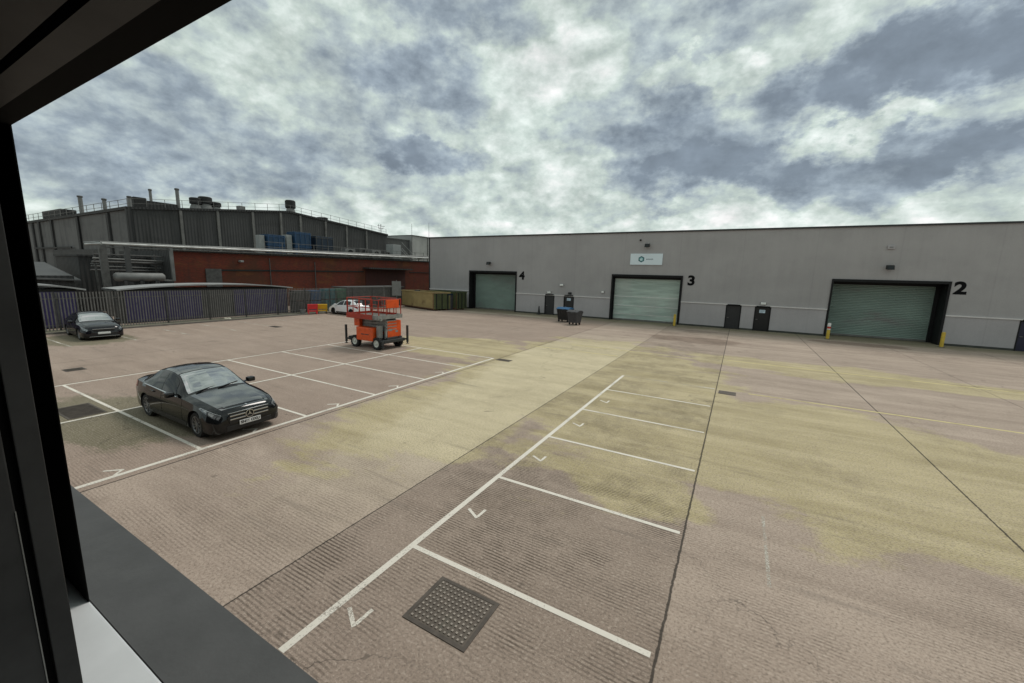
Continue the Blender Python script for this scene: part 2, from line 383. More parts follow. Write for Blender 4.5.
M['pilaster'] = pmat('pale_pilaster', (.15,.145,.135), .7, 0, .3, 1, dirt=((.07,.065,.06),.7))
M['roof_dark'] = pmat('dark_roof', (.07,.07,.07), .8, 0, .25, .4)
M['roof_flat'] = pmat('flat_roof', (.09,.09,.088), .9, 0, .25, .4)
M['block_grey'] = streak_mat('far_grey_cladding', (.09,.09,.088), (.05,.05,.05), .5, .4)
M['block_pale'] = streak_mat('far_pale_cladding', (.34,.34,.33), (.24,.24,.23), .5, .4)

def brick_mat():
    m, nt, b, oc = newmat('sooty_red_brick')
    sp = nt.node('ShaderNodeSeparateXYZ'); nt.l.new(oc, sp.inputs[0])
    cm = nt.node('ShaderNodeCombineXYZ'); nt.l.new(sp.outputs[1], cm.inputs[0]); nt.l.new(sp.outputs[2], cm.inputs[1])
    br = nt.node('ShaderNodeTexBrick', ins={'Vector': cm.outputs[0], 'Color1': (.165,.022,.008,1), 'Color2': (.10,.016,.007,1), 'Mortar': (.06,.03,.02,1), 'Scale': 1.0})
    br.inputs['Brick Width'].default_value = .225; br.inputs['Row Height'].default_value = .075; br.inputs['Mortar Size'].default_value = .008
    n1 = nt.noise(oc, .22, 5, .65); n2 = nt.noise(nt.scale(oc, 1, 1, .2), 1.2, 5, .7)
    c = nt.mix(nt.ramp(n1, .46, .66, 0, .65), br.outputs[0], (.06,.025,.009,1))
    n4 = nt.noise(nt.scale(oc, 1, .5, 1.4), .55, 5, .65)
    c = nt.mix(nt.ramp(n4, .52, .68, 0, .6), c, (.15,.052,.012,1))
    c = nt.mix(nt.ramp(n2, .5, .75, 0, .7), c, (.05,.02,.013,1))
    nt.set(b.inputs['Base Color'], c); b.inputs['Roughness'].default_value = .85; return m
M['brick'] = brick_mat()

# ------------------------------------------------------------------ world
def mkworld():
    w = bpy.data.worlds.new('World'); sc.world = w; w.use_nodes = True
    nt = NT(w.node_tree); bg = nt.n['Background']
    sky = nt.node('ShaderNodeTexSky', sky_type='NISHITA', sun_disc=False)
    sky.sun_elevation = R(SUN_EL); sky.sun_rotation = R(SUN_ROT)
    tc = nt.node('ShaderNodeTexCoord'); d = tc.outputs['Generated']
    sep = nt.node('ShaderNodeSeparateXYZ'); nt.l.new(d, sep.inputs[0])
    zz = nt.math('ADD', nt.math('MAXIMUM', sep.outputs[2], 0.0), .17)
    cmb = nt.node('ShaderNodeCombineXYZ')
    nt.l.new(nt.math('DIVIDE', sep.outputs[0], zz), cmb.inputs[0]); nt.l.new(nt.math('DIVIDE', sep.outputs[1], zz), cmb.inputs[1])
    p = cmb.outputs[0]
    d3 = nt.scale(d, 1, 1, 1.55)
    big = nt.noise(d3, 1.9, 3, .5, .2); mid = nt.noise(d3, 5.2, 9, .56, .0); fine = nt.noise(p, 3.4, 8, .64, .3); puff = nt.noise(d3, 13, 7, .58, .0)
    def shifted(vec, dz, sc, det, ro, ds):
        a = nt.node('ShaderNodeVectorMath', operation='ADD'); nt.l.new(vec, a.inputs[0]); a.inputs[1].default_value = (.012, .02, dz)
        return nt.noise(a.outputs[0], sc, det, ro, ds)
    zq = nt.math('ADD', nt.math('MAXIMUM', sep.outputs[2], 0.0), .38); cq = nt.node('ShaderNodeCombineXYZ'); nt.l.new(nt.math('DIVIDE', sep.outputs[0], zq), cq.inputs[0]); nt.l.new(nt.math('DIVIDE', sep.outputs[1], zq), cq.inputs[1]); nt.l.new(nt.math('MULTIPLY', sep.outputs[2], 1.2), cq.inputs[2]); pq = cq.outputs[0]
    puff2 = nt.noise(d3, 34, 6, .62, .0)
    bil = nt.math('ABSOLUTE', nt.math('SUBTRACT', nt.noise(pq, 2.6, 9, .54, .0), .5)); bil2 = nt.math('ABSOLUTE', nt.math('SUBTRACT', nt.noise(pq, 7.5, 7, .52, .0), .5))
    relief = nt.math('ADD', nt.math('MULTIPLY', nt.math('SUBTRACT', shifted(d3, .06, 5.2, 9, .56, .0), mid), 1.15), nt.math('MULTIPLY', nt.math('SUBTRACT', shifted(d3, .025, 13, 7, .58, .0), puff), .75))
    wv = nt.noise(d3, 4.2, 7, .62, 0, True)
    off = nt.node('ShaderNodeVectorMath', operation='SUBTRACT'); nt.l.new(wv, off.inputs[0]); off.inputs[1].default_value = (.5,.5,.5)
    os_ = nt.node('ShaderNodeVectorMath', operation='SCALE'); nt.l.new(off.outputs[0], os_.inputs[0]); os_.inputs['Scale'].default_value = .30
    dd = nt.node('ShaderNodeVectorMath', operation='ADD'); nt.l.new(d, dd.inputs[0]); nt.l.new(os_.outputs[0], dd.inputs[1])
    # cloud banks: (direction, horizontal radius, vertical radius, strength)
    def bank(az, el, rx, ry, amt):
        a, e = R(az), R(el); c = Vector((math.sin(a)*math.cos(e), math.cos(a)*math.cos(e), math.sin(e)))
        t = Vector((math.cos(a), -math.sin(a), 0)); u = c.cross(t) * -1
        def dt(v):
            n = nt.node('ShaderNodeVectorMath', operation='DOT_PRODUCT'); nt.l.new(dd.outputs[0], n.inputs[0]); n.inputs[1].default_value = v; return n.outputs['Value']
        q = nt.math('ADD', nt.math('POWER', nt.math('ABSOLUTE', nt.math('DIVIDE', dt(t), rx)), 2), nt.math('POWER', nt.math('ABSOLUTE', nt.math('DIVIDE', dt(u), ry)), 2))
        front = nt.ramp(dt(c), 0., .3)
        return nt.math('MULTIPLY', nt.math('MULTIPLY', nt.ramp(q, .1, 1.25, 1, 0), front), amt)
    acc = nt.math('ADD', nt.math('MULTIPLY', nt.math('SUBTRACT', mid, .5), .85), nt.math('MULTIPLY', nt.math('SUBTRACT', big, .5), 1.0))
    acc = nt.math('ADD', acc, nt.math('MULTIPLY', nt.math('SUBTRACT', fine, .5), .06))
    acc = nt.math('ADD', acc, nt.math('MULTIPLY', nt.math('SUBTRACT', puff, .5), .40))
    for bk in BANKS: acc = nt.math('ADD', acc, bank(*bk))
    acc = nt.math('ADD', nt.math('ADD', acc, relief), nt.math('MULTIPLY', nt.math('SUBTRACT', puff2, .5), .34))
    acc = nt.math('ADD', acc, nt.math('ADD', nt.math('MULTIPLY', nt.math('SUBTRACT', .09, bil), 1.7), nt.math('MULTIPLY', nt.math('SUBTRACT', .09, bil2), .9)))
    acc = nt.math('ADD', nt.math('MULTIPLY', acc, .84), .35)
    ramp = nt.node('ShaderNodeValToRGB'); nt.l.new(acc, ramp.inputs[0])
    e = ramp.color_ramp.elements
    stops = [(.0,(.90,.90,.89)), (.20,(.73,.80,.765)), (.42,(.555,.645,.60)), (.57,(.455,.53,.545)), (.76,(.325,.39,.445)), (1.,(.225,.275,.33))]
    e[0].position = 0; e[0].color = (*stops[0][1],1); e[1].position = 1; e[1].color = (*stops[-1][1],1)
    for pz, c in stops[1:-1]:
        k = e.new(pz); k.color = (*c,1)
    tone = nt.math('ADD', 1.0, nt.math('ADD', nt.math('MULTIPLY', nt.math('SUBTRACT', .5, puff), .35), nt.math('ADD', nt.math('MULTIPLY', relief, -.70), nt.math('MULTIPLY', nt.math('SUBTRACT', .5, puff2), .30))))
    rc = nt.node('ShaderNodeVectorMath', operation='SCALE'); nt.l.new(ramp.outputs[0], rc.inputs[0]); nt.l.new(tone, rc.inputs['Scale'])
    # overcast: the cloud sheet in front of a little open sky
    sk = nt.mix(1.0, sky.outputs[0], (.10,.10,.10,1), 'MULTIPLY')
    cl = nt.mix(.97, sk, rc.outputs[0])
    below = nt.ramp(sep.outputs[2], -.06, -.01, 0, 1)
    cl = nt.mix(below, (.20,.18,.16,1), cl)
    up = nt.mix(1.0, cl, (10*SKYGAIN,)*3 + (1,), 'MULTIPLY')
    nt.l.new(up, bg.inputs[0]); bg.inputs[1].default_value = .1
# px (900,75) etc. turned into azimuth (from +y towards +x) and elevation
SUN_EL, SUN_ROT = 56, 14
SKYGAIN = .92
BANKS = [(1.5, 12.4, .34, .066, .60), (-7.5, 16.2, .17, .090, .45), (13.5, 20., .25, .066, .72), (-41.9, 15.4, .12, .055, .55), (-66, 14., .30, .10, .36), (-39, 24.5, .20, .06, .32), (20, 11.8, .14, .045, .36), (-74, 9., .14, .05, .22),
         (-25, 25, .18, .09, -.34), (-23, 14, .12, .075, -.22), (-6.5, 23, .14, .025, -.28), (9.5, 15.4, .09, .022, -.20), (-55, 6, .6, .05, -.06), (3, 5.8, .9, .028, -.16), (-50,32,.4,.07,.25), (-15, 50, .9, .3, .05)]
mkworld()
sun = bpy.data.objects.new('sun', bpy.data.lights.new('sun', 'SUN')); col.objects.link(sun)
sun.data.energy = 1.5; sun.data.angle = R(18); sun.data.color = (1, .95, .88)
az = R(SUN_ROT); el = R(SUN_EL)
sd = Vector((math.sin(az)*math.cos(el), math.cos(az)*math.cos(el), math.sin(el)))
sun.rotation_euler = sd.to_track_quat('Z', 'Y').to_euler(); sun.location = sd*60

# ------------------------------------------------------------------ camera
cam = bpy.data.objects.new('camera', bpy.data.cameras.new('camera')); col.objects.link(cam); sc.camera = cam
right = Vector((0.8713362, 0.48993565, 0.02713472)); down = Vector((0.10333823, -0.12916272, -0.98622421)); fwd = Vector((-0.4796816, 0.86213691, -0.16317324))
mw = Matrix((right, -down, -fwd)).transposed().to_4x4(); mw.translation = (0, 0, H); cam.matrix_world = mw
cam.data.sensor_width = 36; cam.data.lens = 401.9/1024*36; cam.data.clip_start = .02; cam.data.clip_end = 3000

# ------------------------------------------------------------------ ground and markings
mb = MB(); mb.quad((-900,-600,0),(900,-600,0),(900,1200,0),(-900,1200,0)); tag(mb.build('ground', M['ground']), kind='structure')
def sheet(mb, x0, x1, y0, y1, z=.004): mb.quad((x0,y0,z),(x1,y0,z),(x1,y1,z),(x0,y1,z))
wl = MB()
for k in range(9): pass
ybay = [4.30, 7.01, 9.62, 12.2, 14.9, 17.42]
# right row
sheet(wl, -4.18, -4.075, 2.2, 17.75)
for y in [4.33, 6.95, 9.57, 12.27, 15.07]: sheet(wl, -4.075, -.46, y-.042, y+.042)
# left double row
sheet(wl, -10.85, -10.73, 1.2, 17.47)
for y in ybay: sheet(wl, -20.55, -10.85, y-.042, y+.042)
sheet(wl, -20.65, -20.55, 1.2, 17.46)
for y0, y1 in zip([1.2]+ybay, ybay): sheet(wl, -15.72, -15.62, y0+.042, y1-.042)
wl.build('bay_markings', M['line_white']); tag(bpy.data.objects['bay_markings'], kind='structure')
fl = MB()
for k in range(7): sheet(fl, -34.9, -30., 6.75+2.65*k-.05, 6.75+2.65*k+.05)
sheet(fl, -4.07, -.46, 17.65, 17.75)
stroke_f = (.79, .84, 6.3, 8.3); sheet(fl, *stroke_f)
fl.build('faded_markings', M['line_faint']); tag(bpy.data.objects['faded_markings'], kind='structure')
yl = MB()
sheet(yl, .72, 12., 17.62, 17.74); sheet(yl, -.3, 13., 24.6, 24.75); sheet(yl, -9., -2., 24.0, 24.12); sheet(yl, -10.6, -5.5, 22.0, 22.12)
yl.build('yellow_markings', M['line_yellow']); tag(bpy.data.objects['yellow_markings'], kind='structure')
tk = MB()
def stroke(mb, a, b, w=.055, z=.004):
    a = Vector((*a, z)); b = Vector((*b, z)); d = (b-a).normalized(); n = Vector((-d.y, d.x, 0))*w/2
    mb.quad(a-n-d*w*.3, b-n+d*w*.3, b+n+d*w*.3, a+n-d*w*.3)
for i, y in enumerate([2.95, 5.58, 8.22, 10.85, 13.5]):
    x = -3.82 + .02*i
    stroke(tk, (x-.14, y+.05), (x+.12, y-.10)); stroke(tk, (x+.125, y-.055), (x+.13, y+.17), z=.005)
for y in [2.86, 5.6, 8.17, 10.8, 13.5]:
    x = -11.02
    stroke(tk, (x-.22, y-.13), (x+.02, y+.10)); stroke(tk, (x+.02, y+.08), (x+.16, y-.07), z=.005)
tk.build('bay_ticks', M['line_white']); tag(bpy.data.objects['bay_ticks'], kind='structure')

# kerb and verge before the fence
k = MB(); k.box(-36.08, -35.93, 2, 36.4, -.05, .11); tag(k.build('kerb', M['kerb']), kind='structure')
k = MB(); k.box(-37.6, -36.08, 2, 36.4, -.05, .09); tag(k.build('verge', M['verge']), kind='structure')

# covers and gratings
def cover(x0, x1, y0, y1, label, studs=True, name='manhole_cover'):
    t = empty(name, ((x0+x1)/2, (y0+y1)/2, 0), 0, label, 'drain cover' if name != 'manhole_cover' else 'manhole cover')
    hx, hy = (x1-x0)/2, (y1-y0)/2
    f = MB()
    for a, b, c, d in ((-hx-.05,hx+.05,-hy-.05,-hy),(-hx-.05,hx+.05,hy,hy+.05),(-hx-.05,-hx,-hy,hy),(hx,hx+.05,-hy,hy)): f.box(a,b,c,d,-.02,.010)
    f.build('frame', M['iron'], t)
    p = MB(); p.box(-hx,hx,-hy,hy,-.02,.006, M['cover_plate'] if studs else None)
    if studs:
        nx = int(2*hx/.065); ny = int(2*hy/.065)
        for i in range(nx):
            for j in range(ny):
                cx = -hx+.04+(2*hx-.08)*i/(nx-1); cy = -hy+.04+(2*hy-.08)*j/(ny-1)
                p.box(cx-.014,cx+.014,cy-.014,cy+.014,.006,.016, M['stud'])
    else:
        n = int(2*hx/.06)
        for i in range(n): cx = -hx+.03+.06*i; p.box(cx-.012,cx+.012,-hy,hy,.006,.014)
    p.build('plate', M['cover_plate'] if studs else M['iron'], t)
    return t
M['stud'] = pmat('worn_stud', (.30,.255,.215), .5, .2, .3, 6)
M['cover_plate'] = pmat('chequer_plate', (.105,.082,.065), .6, .2, .25, 3, dirt=((.03,.055,.035),.5))
cover(-3.24, -2.38, 3.30, 4.00, 'studded square manhole cover in the ribbed concrete, nearest the window')
cover(-17.3, -15.9, 3.35, 4.05, 'flat dark manhole cover on the green stained bays left of the black saloon', False)
cover(-.25, .25, 17.1, 17.5, 'dark drain grating at the end of the faded yellow line, beside the long joint', False, 'drain_grating')
cover(-10.4, -9.75, 17.2, 17.5, 'small dark drain grating past the far end of the double parking row', False, 'drain_grating')
cover(-30.4, -29.5, 17.2, 17.6, 'small dark drain grating on the open concrete towards the palisade fence', False, 'drain_grating')
cover(-23.6, -23.1, 5.0, 5.5, 'small square drain grating behind the parking row, near the window frame', False, 'drain_grating')
o = MB()
for i in range(14):
    a = random.random()*6.28; r = random.random()*.25
    o.rbox(math.cos(a)*r*1.6-.09, math.cos(a)*r*1.6+.09, math.sin(a)*r-.06, math.sin(a)*r+.06, 0, .05+.05*random.random(), .015)
o = o.build('litter', M['litter']); o.location = (-36.55, 17.3, .09); tag(o, 'pale scrap of litter lying on the verge at the foot of the palisade fence', 'litter')

# ------------------------------------------------------------------ the big grey warehouse opposite
YW = 41.54
wh = empty('warehouse', (0, YW, 0), 0, 'long grey flat-fronted warehouse with roller shutter doors numbered 4, 3 and 2', 'warehouse')
DOORS = [(-29.32, -22.83, 4.62, 1.0, '4'), (-11.46, -4.88, 4.57, .55, '3'), (6.58, 13.32, 4.6, 1.5, '2')]
PEDS = [(-19.02, -17.85, 2.24, 'a'), (-16.73, -15.55, 2.24, 'b'), (-.9, .33, 2.17, 'c'), (1.36, 2.58, 2.15, 'd'), (17.2, 18.6, 2.15, 'e')]
XL, XR, ZT, DEP = -35.78, 40., 8.72, 45.
SEAM = 2.22
def cut_wall(mb, x0, x1, z0, z1, y, holes, t=None):
    xs = sorted({x0, x1, *[h[0] for h in holes], *[h[1] for h in holes]}); zs = sorted({z0, z1, *[h[2] for h in holes], *[h[3] for h in holes]})
    xs = [x for x in xs if x0 <= x <= x1]; zs = [z for z in zs if z0 <= z <= z1]
    for a, b in zip(xs, xs[1:]):
        for c, d in zip(zs, zs[1:]):
            mx, mz = (a+b)/2, (c+d)/2
            if any(h[0] < mx < h[1] and h[2] < mz < h[3] for h in holes): continue
            mb.quad((a,y,c),(b,y,c),(b,y,d),(a,y,d))
holes = [(d[0], d[1], 0, d[2]) for d in DOORS] + [(p[0], p[1], 0, p[2]) for p in PEDS]
w = MB()
cut_wall(w, XL, XR, SEAM, ZT, 0, holes)
w.quad((XL,0,0),(XL,DEP,0),(XL,DEP,ZT),(XL,0,ZT)); w.quad((XR,0,0),(XR,DEP,0),(XR,DEP,ZT),(XR,0,ZT)); w.quad((XL,DEP,0),(XR,DEP,0),(XR,DEP,ZT),(XL,DEP,ZT))
w.build('wall', M['facade'], wh)
segs = []; x = XL
for a, b in sorted([(d[0], d[1]) for d in DOORS] + [(p[0], p[1]) for p in PEDS]): segs.append((x, a)); x = b
segs.append((x, XR))
for a, b in segs:
    w = MB(); w.box(a+.001, b-.001, -.055, .1, -.1, .16); w.build('wall_foot', M['foot'], wh)
x = XL
for d in DOORS + [(XR, XR)]:
    e = d[0]-.13 if d[0] < XR else XR
    hs = [h for h in holes if x < h[0] < e]
    w = MB(); cut_wall(w, x, e, .16, SEAM, -.03, [(h[0],h[1],.16,h[3]) for h in hs]); w.build('plinth', M['plinth'], wh, fix=False)
    w = MB(); w.box(x, e, -.10, .01, SEAM-.05, SEAM+.04); w.build('ledge', M['ledge'], wh)
    x = d[1]+.13
w = MB(); w.box(XL-.08, XR, -.10, .2, ZT, ZT+.13); w.build('eaves_trim', M['cap_dark'], wh)
w = MB(); w.box(XL, XR, .2, DEP, ZT-.3, ZT-.02); w.build('roof', M['roof_dark'], wh)
w = MB(); w.box(XL-.10, XL+.02, -.09, .12, 0, ZT); w.build('corner_trim', M['cap_dark'], wh)
for k, (x0, x1, zt, dep, num) in enumerate(DOORS):
    sh = MB(); n = 34; hz = zt/n if k != 1 else zt/n
    for i in range(n):
        z0 = i*hz; z1 = z0+hz
        big = k == 1 and i % 9 == 8
        sh.quad((x0,dep-.0,z0),(x1,dep-.0,z0),(x1,dep-.055,z0+hz*.25),(x0,dep-.055,z0+hz*.25))
        sh.quad((x0,dep-.055,z0+hz*.25),(x1,dep-.055,z0+hz*.25),(x1,dep-.055,z0+hz*.7),(x0,dep-.055,z0+hz*.7))
        sh.quad((x0,dep-.055,z0+hz*.7),(x1,dep-.055,z0+hz*.7),(x1,dep,z1),(x0,dep,z1))
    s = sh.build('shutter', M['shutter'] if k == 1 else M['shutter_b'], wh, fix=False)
    s['label'] = ['dull green roller shutter set back in the door numbered 4', 'pale green roller shutter of the door numbered 3', 'dull green roller shutter set deep in the door numbered 2'][k]
    b = MB(); b.box(x0+.15, x1-.15, dep-.09, dep-.04, .03, .16); b.build('bottom_rail', M['galv'], s)
    if k == 1:
        b = MB()
        for zz in (.62, 1.5, 2.42): b.box(x0+.1, x1-.1, dep-.075, dep-.056, zz, zz+.05)
        b.build('slat_rail', M['light_white'], s)
    fr = MB(); fw = (.22, .14, .22)[k]
    fr.box(x0-.10, x0+.02, -.09, dep, 0, zt+.1); fr.box(x1-.02, x1+.12, -.09, dep, 0, zt+.1)
    fr.box(x0+.02, x1-.02, -.09, dep, zt-.10, zt+.1)
    fr.box(x0+.02, x0+fw, dep-.2, dep-.06, 0, zt-.1); fr.box(x1-fw, x1-.02, dep-.2, dep-.06, 0, zt-.1)
    fr.box(x0+fw, x1-fw, dep-.2, dep-.06, zt-.32, zt-.1)
    fr.build('door_frame', M['frame_black'], wh)
for num, x, z in (('4', -22.03, 4.22), ('3', -4.02, 4.2), ('2', 13.95, 4.2)):
    t = text_mesh('door_number', num, 1.22, M['num_black'], wh, (x, -.012, z), (R(90), 0, 0), bold=.05); t.scale.x = 1.12
    t['label'] = 'black painted number %s beside its shutter door' % num
for x0, x1, zt, kk in PEDS:
    mt = {'a':'door_dark','b':'door_black','c':'door_dark','d':'door_black','e':'door_navy'}[kk]
    f = MB(); f.box(x0,x0+.07,-.05,.12,0,zt); f.box(x1-.07,x1,-.05,.12,0,zt); f.box(x0+.07,x1-.07,-.05,.12,zt-.08,zt); f.box(x0+.10,x1-.10,-.16,.0,zt-.02,zt+.07); 
    f.build('door_surround', M['frame_black'], wh)
    d = MB(); d.rbox(x0+.07,x1-.07,.03,.08,.02,zt-.08,.008)
    if kk in 'ac':
        for i in range(1,5): xx = x0+.07+(x1-x0-.14)*i/5; d.box(xx-.008,xx+.008,.022,.032,.05,zt-.1)
    dd = d.build('door', M[mt], wh)
    dd['label'] = {'a':'charcoal boarded side door','b':'black side door with a white notice','c':'charcoal side door with a dark hood','d':'black side door with a pale blue notice','e':'navy side door at the right edge'}[kk]
    h = MB(); h.box(x0+.16,x0+.30,-.02,.03,1.0,1.04); h.build('handle', M['galv'], dd)
    if kk in 'bd':
        n = MB(); c = (x0+x1)/2; n.box(c-.24,c+.20,.015,.0285,zt-.55,zt-.27); n.build('notice', M['notice'], dd)
        n = MB()
        for i in range(3): n.box(c-.19,c+.15-.06*i,.011,.0145,zt-.36-.07*i,zt-.34-.07*i)
        n.build('notice_text', M['sign_grey'], dd)
# roof cowl seen over the eaves
cw = empty('roof_cowl', (-8.6, YW+7, ZT-.75), 0, 'low dark roof cowl just peeping over the warehouse eaves above the sign', 'roof vent')
m_ = MB(); m_.lathe([(.9,0),(.9,.4),(1.05,.5),(.9,.95),(.5,1.35),(0.001,1.5)], (0,0,0), 'z', 20); m_.build('dome', M['lift_grey'], cw, 40)
m_ = MB(); m_.lathe([(.95,0),(1.2,.0),(1.2,.2),(.95,.2)], (0,0,0), 'z', 20, close=True); m_.build('curb', M['cap_dark'], cw)

# business sign
sg = empty('business_sign', (-8.28, YW, 6.18), 0, 'white rectangular company sign with a teal ring emblem above shutter 3', 'sign')
s = MB(); s.rbox(-1.53,1.53,-.09,-.02,-.54,.54,.012); s.build('panel', M['sign_white'], sg)
s = MB(); n = 6
for i in range(n):
    a0, a1 = math.pi/6+2*math.pi*i/n, math.pi/6+2*math.pi*(i+1)/n
    pts = [(-.45+r*math.cos(a), -.098, .0+r*math.sin(a)) for r, a in ((.31,a0),(.31,a1),(.205,a1),(.205,a0))]; s.quad(*pts)
s.build('emblem_ring', M['sign_teal'], sg)
s = MB(); s.prism([(-.45+.2*math.cos(math.pi/6+2*math.pi*i/6), .2*math.sin(math.pi/6+2*math.pi*i/6)) for i in range(6)], -.096, -.0925, 'y'); e_ = s.build('emblem_centre', M['sign_mint'], sg)
s = MB(); s.box(-.56,-.49,-.1,-.0965,-.10,.04); s.box(-.45,-.38,-.1,-.0965,-.10,.10); s.box(-.56,-.38,-.1035,-.1005,-.12,-.08); s.build('emblem_mark', M['sign_white'], sg)
s = MB(); x = .02
for wd in (.05,.04,.05,.03,.05,.05,.04,.05,.03,.05): s.box(x, x+wd, -.095, -.0905, -.04, .045 if wd > .03 else .07); x += wd+.022
s.build('sign_lettering', M['sign_grey'], sg)

# floodlights, bulkheads
def flood(x, z, label, s=1.):
    t = empty('floodlight', (x, YW, z), 0, label, 'floodlight', 'black floodlights on the warehouse front'); 
    a = MB(); a.box(-.05*s,.05*s,-.28,-.0,-.03,.03); a.build('arm', M['vent_black'], t)
    b = MB(); b.add([(-.22*s,-.2,-.16*s),(.22*s,-.2,-.16*s),(.22*s,-.2,.14*s),(-.22*s,-.2,.14*s),(-.22*s,-.55,-.22*s),(.22*s,-.55,-.22*s),(.22*s,-.45,.10*s),(-.22*s,-.45,.10*s)],
        [(0,3,2,1),(4,5,6,7),(0,1,5,4),(1,2,6,5),(2,3,7,6),(3,0,4,7)]); b.build('housing', M['vent_black'], t)
    c = MB(); c.quad((-.17*s,-.543,-.19*s),(.17*s,-.543,-.19*s),(.17*s,-.467,.06*s),(-.17*s,-.467,.06*s)); 
    for i in range(4): c.v[i] = (c.v[i][0], c.v[i][1]-.012, c.v[i][2])
    c.build('lens', M['glass_dark'], t)
flood(-26.43, 5.65, 'black floodlight on the wall above the shutter numbered 4')
flood(-8.22, 7.52, 'black floodlight on the wall above the white company sign')
flood(9.83, 5.69, 'black floodlight on the wall above the shutter numbered 2')
t = empty('wall_sensor', (-8.95, YW, 8.02), 0, 'tiny dark sensor on the wall up left of the floodlight above the sign', 'sensor')
a = MB(); a.lathe([(.001,-.16),(.07,-.15),(.09,-.08),(.09,0)], (0,0,0), 'y', 12); a.build('dome', M['vent_black'], t, 40)
def bulk(x, z, label, m='light_white', w=.2):
    t = empty('wall_light', (x, YW, z), 0, label, 'wall light', 'small lights on the warehouse front')
    a = MB(); a.rbox(-w-.03,w+.03,-.05,0,-.12,.12,.015); a.build('base', M['unit'] if m == 'light_white' else M['vent_black'], t)
    b = MB(); b.rbox(-w,w,-.17,-.05,-.10,.10,.03); b.build('lens', M[m], t)
bulk(-18.5, 2.5, 'small white wall light above the charcoal boarded door left of the bins')
bulk(-17.03, 3.37, 'small white wall light high between the two doors behind the bins')
bulk(-12.4, 2.81, 'small white wall light left of the shutter numbered 3', 'light_white', .13)
bulk(-16.05, 2.50, 'small dark wall light above the black door behind the bins', 'vent_black', .16)
bulk(1.95, 2.44, 'small white wall light above the black door with a blue notice', 'light_white', .2)
# small pale plate on the wall at the right end
t = empty('alarm_box', (9.75, YW, 7.15), 0, 'faint grey alarm box high above the shutter numbered 2', 'alarm box')
a = MB(); a.rbox(-.22,.22,-.12,0,-.12,.16,.03); a.build('case', M['plinth'], t); a = MB(); a.box(-.1,.1,-.14,-.12,-.02,.06); a.build('lens', M['unit'], t)

# bollards
def bollard(x, y, m, label, sleeve=False, h=1.1):
    t = empty('bollard', (x, y, 0), 0, label, 'bollard', 'bollards guarding the shutter doors')
    a = MB(); a.lathe([(.001,h),(.07,h-.01),(.105,h-.05),(.11,h-.09),(.11,0)], (0,0,0), 'z', 16); a.build('post', m, t, 40)
    a = MB(); a.lathe([(.11,.0),(.2,.0),(.2,.02),(.11,.02)], (0,0,0), 'z', 16, close=True); a.build('base_plate', M['iron'], t)
    if sleeve:
        a = MB(); a.lathe([(.001,h+.42),(.10,h+.40),(.115,h+.36),(.115,h-.12)], (0,0,0), 'z', 16); s = a.build('sleeve', M['white_b'], t, 40)
        a = MB(); a.lathe([(.118,h-.02),(.118,h+.14)], (0,0,0), 'z', 16); a.build('band', M['red_b'], s, 40)
    return t
bollard(-30.6, 40.4, M['cream'], 'cream bollard left of the shutter numbered 4, beside the skips', h=1.35)
bollard(-5.0, 40.2, M['yellow'], 'yellow bollard at the right jamb of the shutter numbered 3', h=1.1)
bollard(6.45, 39.6, M['yellow'], 'yellow bollard with a red and white sleeve left of the shutter numbered 2', True, .85)
bollard(13.15, 40.25, M['yellow'], 'yellow bollard at the right jamb of the shutter numbered 2', h=1.1)
# cone
t = empty('traffic_cone', (-19.45, 41.0, 0), 0, 'slim black cone standing at the wall left of the charcoal boarded door', 'cone')
a = MB(); a.lathe([(.001,.95),(.05,.95),(.16,.04)], (0,0,0), 'z', 16); a.build('body', M['bin_black'], t, 40)
a = MB(); a.rbox(-.23,.23,-.23,.23,0,.045,.015); a.build('base', M['bin_black'], t)

# ------------------------------------------------------------------ wheelie bins
def bin4(loc, rz, body, lid, label, w=1.3, d=.98, h=1.18):
    t = empty('wheeled_bin', loc, rz, label, 'wheeled bin', 'four-wheeled rubbish bins')
    a = MB(); z0 = .2; tw = w/2; bw = w/2-.1; td = d/2; bd = d/2-.14
    vs = []
    for z, ww, q in ((z0, bw, bd), (h, tw, td), (h, tw+.03, td+.03), (h+.05, tw+.03, td+.03)):
        vs += [(-ww,-q,z),(ww,-q,z),(ww,q,z),(-ww,q,z)]
    fs = [(3,2,1,0),(12,13,14,15)]
    for k in range(3):
        for i in range(4): j=(i+1)%4; fs.append((4*k+i,4*k+j,4*k+4+j,4*k+4+i))
    a.add(vs, fs)
    for i in range(5):
        x = -tw+.15+i*(w-.3)/4; a.bar((x*.9,-bd-.012,z0+.1),(x,-td-.012,h-.05),.05,.03)
    a.build('body', body, t)
    l = MB(); n = 8
    prof = [(-td-.06, h+.055)] + [(-td-.02+(2*td+.04)*i/n, h+.06+.17*math.sin(math.pi*(i+.6)/(n+1.2))) for i in range(n+1)] + [(td+.05, h+.055)]
    l.prism(prof, -tw-.05, tw+.05, 'x'); L = l.build('lid', lid, t)
    k = MB()
    for x in (-.3,.3): k.rbox(x-.12,x+.12,-td-.11,-td-.055,h+.06,h+.10,.01)
    k.build('lid_grip', lid, L)
    for sx in (-1,1):
        for sy in (-1,1):
            c = MB(); c.lathe([(.001,-.03),(.08,-.03),(.1,-.015),(.1,.015),(.08,.03),(.001,.03)], (sx*(bw-.08), sy*(bd-.05), .1), 'y', 14); c.box(sx*(bw-.08)-.03, sx*(bw-.08)+.03, sy*(bd-.05)-.045, sy*(bd-.05)+.045, .14, .2)
            c.build('wheel', M['rubber'], t, 40)
    for sx in (-1,1):
        c = MB(); c.tube((sx*(tw-.02),0,h-.1),(sx*(tw+.1),0,h-.1),.03); c.build('trunnion', M['galv'], t)
